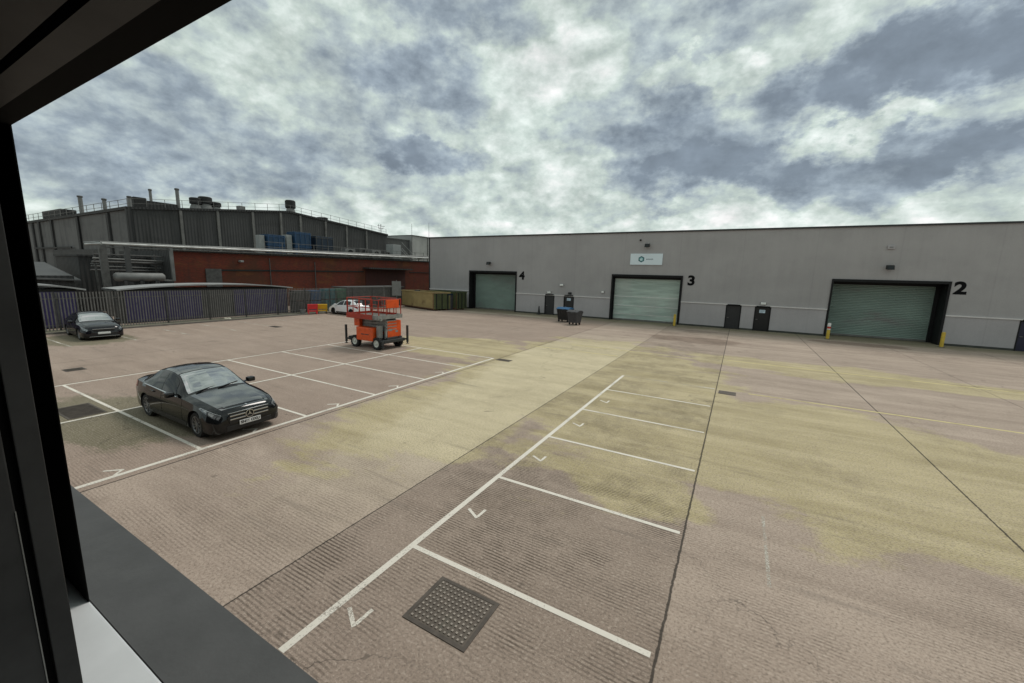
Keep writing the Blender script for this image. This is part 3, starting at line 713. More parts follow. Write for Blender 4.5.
bin4((-14.35, 36.1, 0), R(-8), M['bin_black'], M['bin_blue'], 'black four-wheeled bin with a blue lid in front of the side doors')
bin4((-12.75, 34.5, 0), R(-14), M['bin_grey'], M['bin_grey'], 'plain grey four-wheeled bin in front of the blue-lidded one', 1.08, .9, 1.1)
# ------------------------------------------------------------------ skips beside the warehouse corner
def skip(loc, rz, L, D, h, m, label, ribs, name='skip'):
    t = empty(name, loc, rz, label, 'skip', 'open steel skips by the warehouse corner')
    # local: x along length (0..L), y depth (0..D), front at y=0
    w = MB(); th = .06
    w.box(0,L,0,th,.16,h); w.box(0,L,D-th,D,.16,h); w.box(0,th,th,D-th,.16,h); w.box(th,L-th,th,D-th,.16,.24)
    w.build('body', m, t)
    e = MB(); e.box(L-th,L,th,D-th,.16,h-.05); e.build('tail_door', M['skip_green'], t)
    r = MB(); r.box(-.05,L+.05,-.07,.10,h,h+.11); r.box(-.05,L+.05,D-.10,D+.07,h,h+.11); r.box(-.05,.1,.1,D-.1,h,h+.11); r.box(L-.1,L+.05,.1,D-.1,h-.0,h+.11); r.build('top_rail', m, t)
    b = MB(); b.box(.1,L-.1,.35,.55,0,.16); b.box(.1,L-.1,D-.55,D-.35,0,.16); b.box(-.01,L+.01,-.03,.0,.12,.26); b.build('skid', M['skip_rust'], t)
    if ribs:
        for i in range(ribs):
            x = L*(i+.5)/ribs; q = MB(); q.box(x-.05,x+.05,-.06,0,.26,h); q.build('rib', m, t)
    for i in range(3):
        y = D*(i+.5)/3; q = MB(); q.box(L,L+.06,y-.05,y+.05,.2,h-.05); q.build('rib', M['dark_in'], t)
    c = MB(); c.box(L-.1,L+.01,-.035,.0,.26,h); c.build('corner_post', M['skip_rust'], t)
    ch = MB()
    for i in range(9):
        a = random.random()*(L-1.4)+.5; yy = random.random()*(D-.9)+.3; ch.rbox(a,a+.4+random.random()*.5,yy,yy+.4,.24,h-.15+random.random()*.28,.03)
    tag(ch.build('rubbish', M['grey_sheet'], t), kind='stuff')
ang = math.atan2(35.75-37.75, -30.25+37.1)
skip((-37.1, 37.75, 0), ang, 7.1, 2.3, 1.98, M['skip'], 'long rusty yellow skip with a plain flat side, in front of the green one', 0)
skip((-33.6, 39.1, 0), R(-8), 4.6, 1.7, 2.05, M['skip_green'], 'green ribbed skip standing behind the rusty yellow skip', 5)
t = empty('waste_container', (-30.25, 38.2, 0), R(-8), 'dark lidded waste container squeezed between the green skip and the cream bollard', 'waste container')
a = MB(); a.prism([(-.55,.1),(.55,.1),(.6,1.75),(-.6,1.75)], -.45, .45, 'y'); a.build('body', M['bin_grey'], t)
a = MB(); a.rbox(-.64,.64,-.5,.5,1.75,1.9,.03); a.build('lid', M['navy'], t)
a = MB(); a.box(-.5,.5,-.4,.4,0,.1); a.build('base', M['dark_in'], t)

# ------------------------------------------------------------------ cars
def interp(keys):
    xs = np.array([k[0] for k in keys], float); ys = np.array([k[1] for k in keys], float)
    d = np.diff(ys)/np.diff(xs); mt = np.zeros(len(xs)); mt[0] = d[0]; mt[-1] = d[-1]
    for i in range(1, len(xs)-1):
        mt[i] = 0 if d[i-1]*d[i] <= 0 else 2*d[i-1]*d[i]/(d[i-1]+d[i])
    def f(x):
        x = min(max(x, xs[0]), xs[-1]); i = min(int(np.searchsorted(xs, x, 'right'))-1, len(xs)-2); i = max(i, 0)
        h = xs[i+1]-xs[i]; t = (x-xs[i])/h
        return float((2*t**3-3*t**2+1)*ys[i]+(t**3-2*t**2+t)*h*mt[i]+(-2*t**3+3*t**2)*ys[i+1]+(t**3-t**2)*h*mt[i+1])
    return f
class Car:
    def __init__(s, P):
        s.P = P; s.L = P['L']; s.F = {k: interp(P[k]) for k in ('top','edge','zb','wb','wr','ww','z0')}
    def ring(s, q):
        F = s.F; top, ed, zb, wb, wr, ww, z0 = (F[k](q) for k in ('top','edge','zb','wb','wr','ww','z0'))
        ws = ww-.004; zl = max(z0+.12, min(.46, zb-.2)); zw = max(zl+.05, zb-.20)
        lo = [(0,z0),(ws*.6,z0),(ws-.04,z0),(ws,z0+.05),(ww,zl),(ww,zw),(wb,zb)]
        m = ((wb+wr)/2+.025*min(1,(ed-zb)/.3), (zb+ed)/2)
        dz = top-ed
        up = [m,(wr,ed),(wr*.82,ed+dz*.52),(wr*.45,ed+dz*.86),(0,top)]
        return lo+up
    def P3(s, q, v, sd=1):
        r = s.ring(q); i = min(int(v), len(r)-2); t = v-i
        y = r[i][0]*(1-t)+r[i+1][0]*t; z = r[i][1]*(1-t)+r[i+1][1]*t
        return Vector((s.L/2-q, sd*y, z))
    def N3(s, q, v, sd=1):
        e = .015; a = s.P3(q+e, v, sd)-s.P3(q-e, v, sd); b = s.P3(q, min(v+.05,10.999), sd)-s.P3(q, v-.05, sd)
        n = a.cross(b).normalized(); c = s.P3(q, v, sd)-Vector((s.L/2-q,0,.55))
        return n if n.dot(c) > 0 else -n
    def patch(s, corners, sd=1, nu=8, nv=4, off=.004):
        # corners (q,v): a b c d going round
        a, b, c, d = [Vector(k) for k in corners]; vs = []; fs = []
        for j in range(nv+1):
            for i in range(nu+1):
                u = i/nu; w = j/nv; p = (a*(1-u)+b*u)*(1-w)+(d*(1-u)+c*u)*w
                vs.append(s.P3(p.x, p.y, sd)+s.N3(p.x, p.y, sd)*off)
        for j in range(nv):
            for i in range(nu): k = j*(nu+1)+i; fs.append((k,k+1,k+nu+2,k+nu+1))
        return vs, fs
    def build(s, t, paint, glass='glass_dark', screen='windscreen'):
        L = s.L; qs = sorted(set([0,.02,.05,.1,.16,.25,L-.25,L-.16,L-.1,L-.05,L-.02,L]+[round(.25+i*(L-.5)/46,4) for i in range(47)]+list(s.P['keyq'])))
        vs = []; fs = []; n = 12; per = 2*n-2
        for q in qs:
            r = s.ring(q); full = [(y,z) for y,z in r]+[(-y,z) for y,z in r[-2:0:-1]]
            vs += [(L/2-q, y, z) for y, z in full]
        for k in range(len(qs)-1):
            for i in range(per): j=(i+1)%per; fs.append((k*per+i,k*per+j,(k+1)*per+j,(k+1)*per+i))
        fs.append(tuple(range(per))); fs.append(tuple(range((len(qs)-1)*per, len(qs)*per)))
        m = MB(); m.add(vs, fs); body = m.build('body', paint, t)
        wr = s.P['wr_rad']+.045
        for q in s.P['axles']:
            for sd in (-1,1):
                c = MB(); c.lathe([(.001,sd*.60),(wr,sd*.60),(wr,sd*1.2),(.001,sd*1.2)], (L/2-q,0,s.P['wr_rad']+.01), 'y', 32)
                bmm = c.build('cutter', M['trim'], t); 
                bm = bmesh.new(); bm.from_mesh(bmm.data); bmesh.ops.remove_doubles(bm, verts=bm.verts[:], dist=.01); bmesh.ops.recalc_face_normals(bm, faces=bm.faces[:]); bm.to_mesh(bmm.data); bm.free()
                mod = body.modifiers.new('b','BOOLEAN'); mod.operation='DIFFERENCE'; mod.object=bmm; mod.solver='EXACT'
                try: mod.material_mode='TRANSFER'
                except Exception: pass
                dg = bpy.context.evaluated_depsgraph_get(); me = bpy.data.meshes.new_from_object(body.evaluated_get(dg))
                body.modifiers.clear(); old = body.data; body.data = me; bpy.data.meshes.remove(old)
                d = bmm.data; bpy.data.objects.remove(bmm); bpy.data.meshes.remove(d)
        me = body.data; me.name = 'body'; me.set_sharp_from_angle(angle=R(32))
        for p in me.polygons: p.use_smooth = True
        def pt(name, lst, mat, par=t, off=.004, sides=(1,-1), nu=8, nv=4, merge=False):
            out = []
            mm = MB()
            for sd in sides:
                if not merge: mm = MB()
                for c in lst: mm.add(*s.patch(c, sd, nu, nv, off))
                if not merge: out.append(mm.build(name, mat, par, 40, fix=False))
            if merge: out.append(mm.build(name, mat, par, 40, fix=False))
            return out
        P = s.P
        pt('windscreen', [P['screen']], M[screen], merge=True, nu=10, nv=8)
        pt('rear_window', [P['rear']], M[glass], merge=True, nu=10, nv=8)
        for w in P['sidewin']: pt('side_window', [w], M[glass], nu=12)
        if 'waist' in P: pt('waist_trim', [P['waist']], M['chrome'], off=.009, nu=20, nv=1)
        for dr in P['doors']:
            for ob, sd in zip(pt('door', [dr], paint, off=.0035, nu=12, nv=6), (1,-1)):
                hq = dr[1][0]-.18; p = s.P3(hq, 5.55, sd); h = MB(); h.rbox(p.x-.10,p.x+.10,p.y-.02,p.y+.03 if sd>0 else p.y+.02,p.z-.018,p.z+.018,.008)
                if sd < 0:
                    for i, v in enumerate(h.v): h.v[i] = (v[0], v[1]-.015, v[2])
                h.build('handle', P.get('handle', paint), ob)
        for hl, sd in zip(pt('headlight', [P['head']], M['lamp_glass'], off=.006), (1,-1)):
            if 'upper' in P:
                b = MB(); b.add(*s.patch([(.16,5.60),(.30,5.72),(.30,5.95),(.16,5.92)], sd, 4, 3, .010)); b.add(*s.patch([(.36,5.77),(.46,5.83),(.46,5.98),(.36,5.97)], sd, 4, 3, .010)); b.build('reflector', M['lamp_bright'], hl, fix=False)
                b = MB(); b.add(*s.patch([(.06,6.0),(.60,6.06),(.60,6.10),(.06,6.06)], sd, 8, 1, .011)); b.build('light_strip', M['lamp_bright'], hl, fix=False)
        pt('tail_light', [P['tail']], M['red_lens'], off=.006)
        if 'hood' in P: pt('bonnet', [P['hood']], P.get('upper', paint), off=.004, merge=True, nu=12, nv=8)
        a0, a1 = P['axles']
        pt('added_sill_strip', [(a0+.42,2.3),(a1-.42,2.3),(a1-.42,3.5),(a0+.42,3.5)] and [[(a0+.42,2.3),(a1-.42,2.3),(a1-.42,3.5),(a0+.42,3.5)]], M['trim'], off=.006, nu=16, nv=3)  # added black strip keeps bright ground reflection off the lower body side
        if 'roof' in P: pt('roof_panel', [P['roof']], P['upper'], off=.004, merge=True, nu=10, nv=6)
        # mirrors
        for sd in (1,-1):
            p = s.P3(P['mirror'], 6.2, sd); mm = MB(); mm.rbox(p.x-.08,p.x+.10,min(p.y+sd*.06,p.y+sd*.27),max(p.y+sd*.06,p.y+sd*.27),p.z-.0,p.z+.14,.045)
            mm.bar((p.x,p.y-sd*.03,p.z+.03),(p.x,p.y+sd*.12,p.z+.05),.08,.03); mm.build('wing_mirror', paint, t, 50)
        rad = P['wr_rad']
        for q in P['axles']:
            for sd in (1,-1):
                w = MB(); w0, w1 = .66*1.0, .0
                yo = s.F['ww'](q)-.025
                tyre = MB(); tyre.lathe([(rad*.68,-.10),(rad*.93,-.105),(rad,-.075),(rad,.075),(rad*.93,.105),(rad*.68,.10)], (0,0,0), 'y', 32)
                wt = empty('wheel', (L/2-q, sd*(yo-.11), rad)); wt.parent = t; wt.rotation_euler.z = 0 if sd > 0 else math.pi
                tyre.build('tyre', M['rubber'], wt, 40)
                rim = MB(); rim.lathe([(rad*.70,.06),(rad*.70,.10),(rad*.66,.102),(rad*.62,.07),(rad*.62,-.08)], (0,0,0), 'y', 32)
                for i in range(10):
                    a = 2*math.pi*i/10; ca, sa = math.cos(a), math.sin(a)
                    rim.bar((ca*.03,.07,sa*.03),(ca*rad*.65,.085,sa*rad*.65),.03,.028)
                rim.lathe([(.001,.10),(.05,.098),(.06,.06)], (0,0,0), 'y', 16)
                rim.build('rim', M[P.get('rim','alloy')], wt, 40)
                br = MB(); br.lathe([(.001,.0),(rad*.62,.0)], (0,0,0), 'y', 24); br.build('hub', M['trim'], wt)
        return body

def face_box(t, name, x, y0, y1, z0, z1, mat, th=.03, slant=0., b=.01):
    m = MB(); m.rbox(x-th, x, y0, y1, z0, z1, b); return m.build(name, mat, t)

SAL = dict(L=4.69, keyq=[1.42,1.5,2.2,3.38,4.04], axles=[.80,3.64], wr_rad=.325,
  top=[(0,.60),(.03,.68),(.10,.755),(.25,.82),(.6,.89),(1.0,.945),(1.42,.985),(1.5,1.02),(1.85,1.24),(2.2,1.415),(2.6,1.475),(3.0,1.47),(3.38,1.40),(3.75,1.235),(4.04,1.09),(4.4,1.045),(4.58,1.02),(4.66,.95),(4.69,.82)],
  edge=[(0,.57),(.03,.65),(.10,.72),(.25,.785),(.6,.855),(1.0,.91),(1.42,.945),(1.5,.965),(1.85,1.18),(2.2,1.355),(2.6,1.41),(3.0,1.40),(3.38,1.33),(3.75,1.18),(4.04,1.04),(4.4,1.005),(4.58,.985),(4.66,.92),(4.69,.80)],
  zb=[(0,.53),(.03,.60),(.10,.665),(.25,.72),(.6,.79),(1.0,.85),(1.42,.885),(2.5,.915),(3.4,.945),(4.04,.955),(4.4,.945),(4.6,.92),(4.66,.86),(4.69,.74)],
  wb=[(0,.44),(.03,.56),(.1,.67),(.25,.755),(.6,.82),(1.0,.845),(2.,.86),(3.5,.85),(4.2,.80),(4.5,.74),(4.64,.66),(4.69,.54)],
  wr=[(0,.38),(.03,.48),(.1,.56),(.25,.61),(.6,.66),(1.42,.71),(1.5,.72),(1.85,.655),(2.2,.595),(2.6,.585),(3.1,.575),(3.38,.565),(3.75,.58),(4.04,.61),(4.4,.60),(4.6,.56),(4.69,.45)],
  ww=[(0,.60),(.03,.72),(.1,.81),(.25,.865),(.6,.90),(.9,.90),(2.,.90),(3.6,.905),(4.1,.88),(4.45,.82),(4.62,.73),(4.69,.60)],
  z0=[(0,.20),(.1,.17),(.5,.17),(4.,.19),(4.4,.24),(4.69,.34)],
  screen=[(1.50,11),(1.50,8.25),(2.2,8.25),(2.2,11)], rear=[(4.02,11),(4.0,8.3),(3.42,8.3),(3.40,11)],
  sidewin=[[(1.80,6.12),(2.56,6.12),(2.56,7.86),(1.98,7.80)], [(2.64,6.12),(3.62,6.12),(3.42,7.80),(2.64,7.86)]],
  waist=[(1.75,6.0),(3.72,6.0),(3.72,6.10),(1.75,6.10)],
  doors=[[(1.45,3.25),(2.58,3.25),(2.58,5.98),(1.45,5.98)], [(2.61,3.25),(3.30,3.25),(3.62,5.98),(2.61,5.98)]],
  hood=[(1.40,11),(1.40,8.05),(.14,8.05),(.10,11)],
  head=[(.05,5.42),(.66,5.86),(.60,6.10),(.06,6.05)], tail=[(4.2,5.2),(4.66,5.2),(4.66,6.0),(4.3,6.0)], mirror=1.78, handle=M['black_paint'], upper=M['sheen_paint'], roof=[(2.24,11),(2.24,8.05),(3.36,8.05),(3.36,11)])

def number_plate(t, x, z, s, w=.52, h=.115, y=0):
    m = MB(); m.rbox(x-.015, x, y-w/2, y+w/2, z-h/2, z+h/2, .006); p = m.build('number_plate', M['plate'], t)
    if s:
        text_mesh('plate_letters', s, .098, M['plate_ink'], p, (x+.002, y, z), (R(90),0,R(90)), bold=.0035, depth=.0015)
    return p
car = empty('parked_car', (-10.86-2.345, 5.46, 0), 0, 'black saloon car with a chrome-barred grille, parked nearest the window', 'car', 'cars parked in the yard')
cc = Car(SAL); cc.build(car, M['black_paint'])
xn = 4.69/2
g = MB(); g.prism([(-.46,.40),(.46,.40),(.52,.56),(.44,.655),(-.44,.655),(-.52,.56)], xn-.02, xn+.022, 'x'); g = g.build('grille', M['trim'], car)
for zz in (.505,.595):
    for y0, y1 in ((-.47,-.10),(.10,.47)):
        b = MB(); b.rbox(xn+.02, xn+.042, y0, y1, zz-.016, zz+.016, .006); b.build('chrome_bar', M['chrome'], g)
b = MB(); b.lathe([(.088,.02),(.104,.02),(.104,.045),(.088,.045)], (xn,0,.56), 'x', 28, close=True)
for k in range(3):
    a = math.pi/2+k*2*math.pi/3; b.add([(xn+.046,.016*math.cos(a+1.57),.56+.016*math.sin(a+1.57)),(xn+.046,.016*math.cos(a-1.57),.56+.016*math.sin(a-1.57)),(xn+.04,.092*math.cos(a),.56+.092*math.sin(a))],[(0,1,2)])
b.build('badge', M['chrome'], g, 40)
face_box(car, 'grille_surround', xn+.01, -.50, .50, .655, .672, M['chrome'], .03, b=.005)
face_box(car, 'lower_grille', xn+.012, -.55, .55, .21, .345, M['trim'], .05)
number_plate(car, xn+.045, .375, 'SN66 OXU')
b = MB()
for sd in (1,-1): 
    b.bar((xn-.015, sd*.36, .265),(xn-.10, sd*.68, .285),.03,.03); b.bar((xn-.10, sd*.68, .285),(xn-.22, sd*.80, .33),.03,.03)
b.build('bumper_trim', M['chrome'], car)
b = MB(); b.lathe([(.001,.012),(.022,.010),(.03,.0)], (0,0,0), 'z', 14); o = b.build('bonnet_emblem', M['chrome'], car, 40); o.location = (xn-.12, 0, .775); o.rotation_euler.y = R(25)
for sd in (1,-1):
    b = MB(); vs, fs = cc.patch([(.06,4.15),(.22,4.1),(.22,4.75),(.06,4.6)], sd, 5, 3, .006); b.add(vs, fs); b.build('side_intake', M['trim'], car, fix=False)
b = MB(); b.bar((xn-1.44,-.55,1.005),(xn-1.6,.1,1.06),.025,.02); b.bar((xn-1.43,-.02,1.01),(xn-1.58,.55,1.055),.025,.02); b.build('wiper', M['trim'], car)

HATCH = dict(SAL); HATCH.pop('roof'); HATCH.pop('upper'); HATCH.update(L=4.67, keyq=[1.30,1.38,2.05,3.6,4.25], axles=[.90,3.58], wr_rad=.32,
  top=[(0,.60),(.03,.69),(.10,.77),(.25,.83),(.6,.90),(1.0,.955),(1.30,.985),(1.38,1.02),(1.7,1.22),(2.05,1.39),(2.5,1.46),(3.1,1.45),(3.6,1.37),(4.0,1.22),(4.35,1.07),(4.58,1.03),(4.65,.93),(4.67,.8)],
  edge=[(0,.57),(.03,.66),(.10,.735),(.25,.795),(.6,.865),(1.0,.92),(1.30,.95),(1.38,.97),(1.7,1.16),(2.05,1.335),(2.5,1.395),(3.1,1.38),(3.6,1.30),(4.0,1.16),(4.35,1.02),(4.58,.99),(4.65,.9),(4.67,.78)],
  screen=[(1.38,11),(1.38,8.25),(2.05,8.25),(2.05,11)], rear=[(4.30,11),(4.28,8.3),(3.66,8.3),(3.64,11)],
  sidewin=[[(1.70,6.12),(2.48,6.12),(2.48,7.86),(1.86,7.80)], [(2.56,6.12),(3.75,6.12),(3.55,7.80),(2.56,7.86)]],
  doors=[[(1.40,3.25),(2.50,3.25),(2.50,5.98),(1.40,5.98)], [(2.53,3.25),(3.22,3.25),(3.55,5.98),(2.53,5.98)]], waist=[(1.7,6.0),(3.8,6.0),(3.8,6.07),(1.7,6.07)],
  hood=[(1.28,11),(1.28,8.05),(.14,8.05),(.10,11)], mirror=1.68, handle=M['dark_paint'])
car2 = empty('parked_car', (-31.3-2.335, 8.6, 0), R(-4), 'dark liftback car parked nose out against the palisade fence', 'car', 'cars parked in the yard')
c2 = Car(HATCH); c2.build(car2, M['dark_paint']); xn = 4.67/2
g = MB(); g.prism([(-.40,.50),(.40,.50),(.47,.64),(-.47,.64)], xn-.02, xn+.02, 'x'); g = g.build('grille', M['trim'], car2)
b = MB(); b.rbox(xn+.01,xn+.03,-.47,.47,.64,.665,.006); b.build('chrome_bar', M['chrome'], g)
face_box(car2, 'lower_grille', xn+.012, -.55, .55, .25, .36, M['trim'], .05)
number_plate(car2, xn+.03, .43, '')
b = MB(); b.rbox(xn-.0,xn+.022,-.62,.62,.225,.245,.006); b.build('bumper_trim', M['chrome'], car2)
b = MB()
for sd in (1,-1): b.tube((-.9,sd*.55,1.455),(.2,sd*.57,1.47),.015)
b.build('roof_rail', M['trim'], car2)

COMP = dict(SAL); COMP.pop('roof'); COMP.pop('upper'); COMP.update(L=4.25, keyq=[1.0,1.08,1.95,3.55,4.05], axles=[.86,3.45], wr_rad=.315,
  top=[(0,.62),(.03,.72),(.10,.80),(.25,.87),(.6,.95),(1.0,1.01),(1.08,1.04),(1.5,1.27),(1.95,1.43),(2.4,1.485),(3.0,1.475),(3.55,1.42),(3.8,1.30),(4.05,1.08),(4.15,.98),(4.22,.85),(4.25,.75)],
  edge=[(0,.59),(.03,.69),(.10,.765),(.25,.835),(.6,.915),(1.0,.97),(1.08,.985),(1.5,1.21),(1.95,1.37),(2.4,1.42),(3.0,1.405),(3.55,1.34),(3.8,1.22),(4.05,1.02),(4.15,.94),(4.22,.82),(4.25,.73)],
  zb=[(0,.55),(.03,.63),(.10,.70),(.25,.76),(.6,.84),(1.0,.90),(2.5,.95),(3.4,.985),(3.8,.98),(4.05,.93),(4.15,.88),(4.22,.78),(4.25,.70)],
  wb=[(0,.44),(.03,.56),(.1,.67),(.25,.755),(.6,.82),(1.0,.845),(2.,.85),(3.2,.84),(3.8,.80),(4.05,.77),(4.18,.70),(4.25,.6)],
  wr=[(0,.38),(.03,.48),(.1,.56),(.25,.61),(.6,.66),(1.0,.70),(1.08,.71),(1.5,.65),(1.95,.59),(2.4,.585),(3.0,.58),(3.55,.57),(3.8,.60),(4.05,.65),(4.18,.62),(4.25,.52)],
  ww=[(0,.60),(.03,.72),(.1,.81),(.25,.85),(.6,.88),(.9,.885),(2.,.885),(3.4,.89),(3.9,.87),(4.12,.81),(4.25,.66)],
  z0=[(0,.20),(.1,.17),(.5,.17),(3.7,.19),(4.0,.24),(4.25,.36)],
  screen=[(1.08,11),(1.08,8.25),(1.95,8.25),(1.95,11)], rear=[(4.03,11),(4.02,8.3),(3.62,8.3),(3.60,11)],
  sidewin=[[(1.35,6.15),(2.28,6.15),(2.28,7.86),(1.6,7.80)], [(2.36,6.15),(3.30,6.25),(3.25,7.75),(2.36,7.86)]],
  doors=[[(1.15,3.25),(2.30,3.25),(2.30,5.98),(1.15,5.98)], [(2.33,3.25),(3.0,3.25),(3.3,5.98),(2.33,5.98)]],
  hood=[(.98,11),(.98,8.05),(.14,8.05),(.10,11)], tail=[(3.85,5.3),(4.2,5.2),(4.2,6.0),(3.9,6.05)], mirror=1.35, handle=M['white_paint'], rim='trim')
COMP.pop('waist')
car3 = empty('parked_car', (-33.55, 26.9, 0), R(180), 'small white hatchback parked facing the fence behind the orange scissor lift', 'car', 'cars parked in the yard')
c3 = Car(COMP); c3.build(car3, M['white_paint'], screen='glass_dark')
number_plate(car3, -4.25/2-.012+.0, .72, '')
face_box(car3, 'rear_bumper_insert', -4.25/2-.0, -.55, .55, .36, .48, M['trim'], .02)
b = MB(); vs, fs = c3.patch([(3.42,8.4),(3.42,11),(3.60,11),(3.60,8.4)], 1, 4, 4, .02); b.add(vs, fs); vs, fs = c3.patch([(3.42,8.4),(3.42,11),(3.60,11),(3.60,8.4)], -1, 4, 4, .02); b.add(vs, fs); b.build('spoiler', M['trim'], car3, fix=False)

# ------------------------------------------------------------------ scissor lift
lf = empty('scissor_lift', (-18.05, 16.32, 0), 0, 'orange and red scissor lift, folded down on four rough-terrain wheels', 'scissor lift')
a = MB(); a.rbox(-1.25,1.25,-.42,.42,.36,.66,.03); a.rbox(1.05,1.36,-.72,.85,.36,.54,.03); a.rbox(-1.42,-1.1,-.85,.85,.36,.58,.03); a.build('chassis', M['lift_dark'], lf)
for sx in (-.87,.87):
    for sy in (-1,1):
        wt = empty('wheel', (sx, sy*.76, .335)); wt.parent = lf; wt.rotation_euler.z = 0 if sy > 0 else math.pi
        ty = MB(); ty.lathe([(.19,-.11),(.30,-.125),(.335,-.09),(.335,.09),(.30,.125),(.19,.11)], (0,0,0), 'y', 28)
        for i in range(16):
            aa = 2*math.pi*i/16; ca, sa = math.cos(aa), math.sin(aa); ty.bar((ca*.33,-.12,sa*.33),(math.cos(aa+.12)*.335,.12,math.sin(aa+.12)*.335),.05,.03)
        ty.build('tyre', M['rubber'], wt)
        rm = MB(); rm.lathe([(.20,.11),(.185,.115),(.16,.07),(.001,.075)], (0,0,0), 'y', 24); rm.lathe([(.001,.14),(.055,.135),(.065,.07)], (0,0,0), 'y', 12); rm.build('rim', M['hub'], wt, 35)
cwl = MB(); cwl.rbox(-.66,.66,-.92,-.42,.44,1.20,.06); o = cwl.build('side_cowl', M['orange'], lf); o['label'] = 'low orange engine cowl on the near side'
q = MB(); q.box(-.25,.02,-.926,-.919,.78,.83); q.box(.06,.36,-.926,-.919,.78,.83); q.build('decal', M['lift_dark'], o)
cwl = MB(); cwl.rbox(-.75,1.02,.40,.90,.50,1.55,.05); o = cwl.build('side_cowl', M['orange'], lf); o['label'] = 'tall orange cowl on the far side'
q = MB(); q.box(1.0,1.026,.52,.78,.62,.70); q.box(1.0,1.026,.5,.56,.9,1.45); q.build('decal', M['lift_red'], o)
st = MB()
for k in range(4):
    z = 1.02+.17*k
    for sy in (-.36,.36):
        st.bar((-1.15,sy,z),(1.12,sy,z+.10),.06,.12); st.bar((-1.12,sy*.8,z+.10),(1.15,sy*.8,z),.06,.12)
    st.tube((-1.13,-.4,z+.05),(-1.13,.4,z+.05),.04); st.tube((1.13,-.4,z+.05),(1.13,.4,z+.05),.04); st.tube((0,-.4,z+.05),(0,.4,z+.05),.04)
st.build('scissor_arm', M['lift_grey'], lf)
ep = MB(); ep.rbox(1.06,1.16,-.28,.62,.64,1.58,.02); o = ep.build('end_cover', M['orange'], lf); ep = MB(); ep.box(1.16,1.166,-.20,.05,1.0,1.12); ep.box(1.16,1.166,.30,.5,.9,1.0); ep.build('decal', M['unit_white'], o)
ub = MB(); ub.bar((-1.15,-.38,.64),(-1.15,-.38,1.05),.09,.09); ub.bar((1.12,-.38,.6),(1.12,-.38,1.05),.12,.09); ub.bar((-1.15,.38,.64),(-1.15,.38,1.05),.09,.09); ub.rbox(.74,.98,-.72,-.46,.62,1.34,.02); ub.build('pivot_bracket', M['lift_grey'], lf)
ob = MB(); ob.rbox(-1.16,-.72,-.62,-.40,1.18,1.66,.02); ob.build('hose_box', M['orange'], lf)
PX0, PX1, PY0, PY1, PZ = -1.22, 1.24, -1.02, .72, 1.78
dk = MB(); dk.box(PX0,PX1,PY0,PY1,PZ,PZ+.05); dk.build('platform_deck', M['deck'], lf)
fb = MB(); fb.box(PX0-.03,PX1-.4,PY0-.04,PY0,PZ-.10,PZ+.17); fb.box(PX0-.03,PX1-.4,PY1,PY1+.04,PZ-.10,PZ+.17); fb.box(PX0-.04,PX0,PY0,PY1,PZ-.10,PZ+.17); fb.build('toe_board', M['lift_red'], lf)
fb = MB(); fb.box(PX1-.4,PX1,PY0-.035,PY0,PZ-.07,PZ+.15); fb.box(PX1,PX1+.04,PY0-.03,PY1+.03,PZ-.07,PZ+.15); fb.box(PX1-.4,PX1,PY1,PY1+.035,PZ-.07,PZ+.15); fb.box(PX1-.5,PX1+.10,PY0+.1,PY0+.2,PZ-.14,PZ-.0); fb.build('extension_deck', M['lift_grey'], lf)
def rail(name, segs, mat, r=.022):
    m = MB()
    for s0, s1 in segs: m.tube(s0, s1, r, 8)
    return m.build(name, mat, lf, 40)
zt = 2.80; zm = 2.32
def fence_rails(x0, x1, y, posts, z0=PZ+.05, top=zt):
    s = [((x0,y,top),(x1,y,top)), ((x0,y,zm),(x1,y,zm))]
    for i in range(posts): x = x0+(x1-x0)*i/(posts-1); s.append(((x,y,z0),(x,y,top)))
    return s
rail('guard_rail', fence_rails(PX0,PX1-.42,PY0,5), M['lift_red'])
rail('guard_rail', fence_rails(PX0,PX1-.42,PY1,5), M['lift_red'])
rail('guard_rail', fence_rails(PX0+.9,PX1,PY0+.07,4,top=zt-.05), M['lift_red'], .02)
rail('guard_rail', fence_rails(PX0+.9,PX1,PY1-.07,4,top=zt-.05), M['lift_red'], .02)
def end_rails(x, n, top): return [((x,PY0+.05,top),(x,PY1-.05,top)),((x,PY0+.05,zm),(x,PY1-.05,zm))]+[((x,PY0+.05+(PY1-PY0-.1)*i/(n-1),PZ+.05),(x,PY0+.05+(PY1-PY0-.1)*i/(n-1),top)) for i in range(n)]
rail('guard_rail', end_rails(PX0,3,zt), M['lift_red']); rail('guard_rail', end_rails(PX1,4,zt-.02), M['lift_red'])
cb = MB(); cb.rbox(PX1-.02,PX1+.06,-.45,.48,2.30,2.76,.02); o = cb.build('control_panel', M['orange'], lf)
cb = MB(); cb.rbox(-.05,.30,PY0+.09,PY0+.17,2.42,2.72,.02); cb.build('document_box', M['lift_dark'], lf)
cb = MB(); cb.rbox(-.62,-.30,PY1-.2,PY1-.1,2.35,2.66,.02); cb.build('document_box', M['lift_dark'], lf)
for sx, sy in ((-1.42,-.98),(1.42,.98),(1.42,-.90),(-1.42,.98)):
    j = MB(); hgt = 1.22 if (sx < 0) != (sy > 0) else .62
    hgt = 1.25 if (sx, sy) in ((-1.42,-.98),(1.42,.98)) else (.55 if sx > 0 else 1.25)
    j.rbox(sx-.05,sx+.05,sy-.05,sy+.05,.26,hgt,.012); j.tube((sx,sy,.20),(sx,sy,.28),.03); j.lathe([(.001,.18),(.09,.18),(.09,.205),(.001,.205)], (sx,sy,0), 'z', 16)
    j.bar((sx*.8,sy*.8,.45),(sx,sy,.45),.09,.09)
    j.build('outrigger_leg', M['lift_dark'], lf)

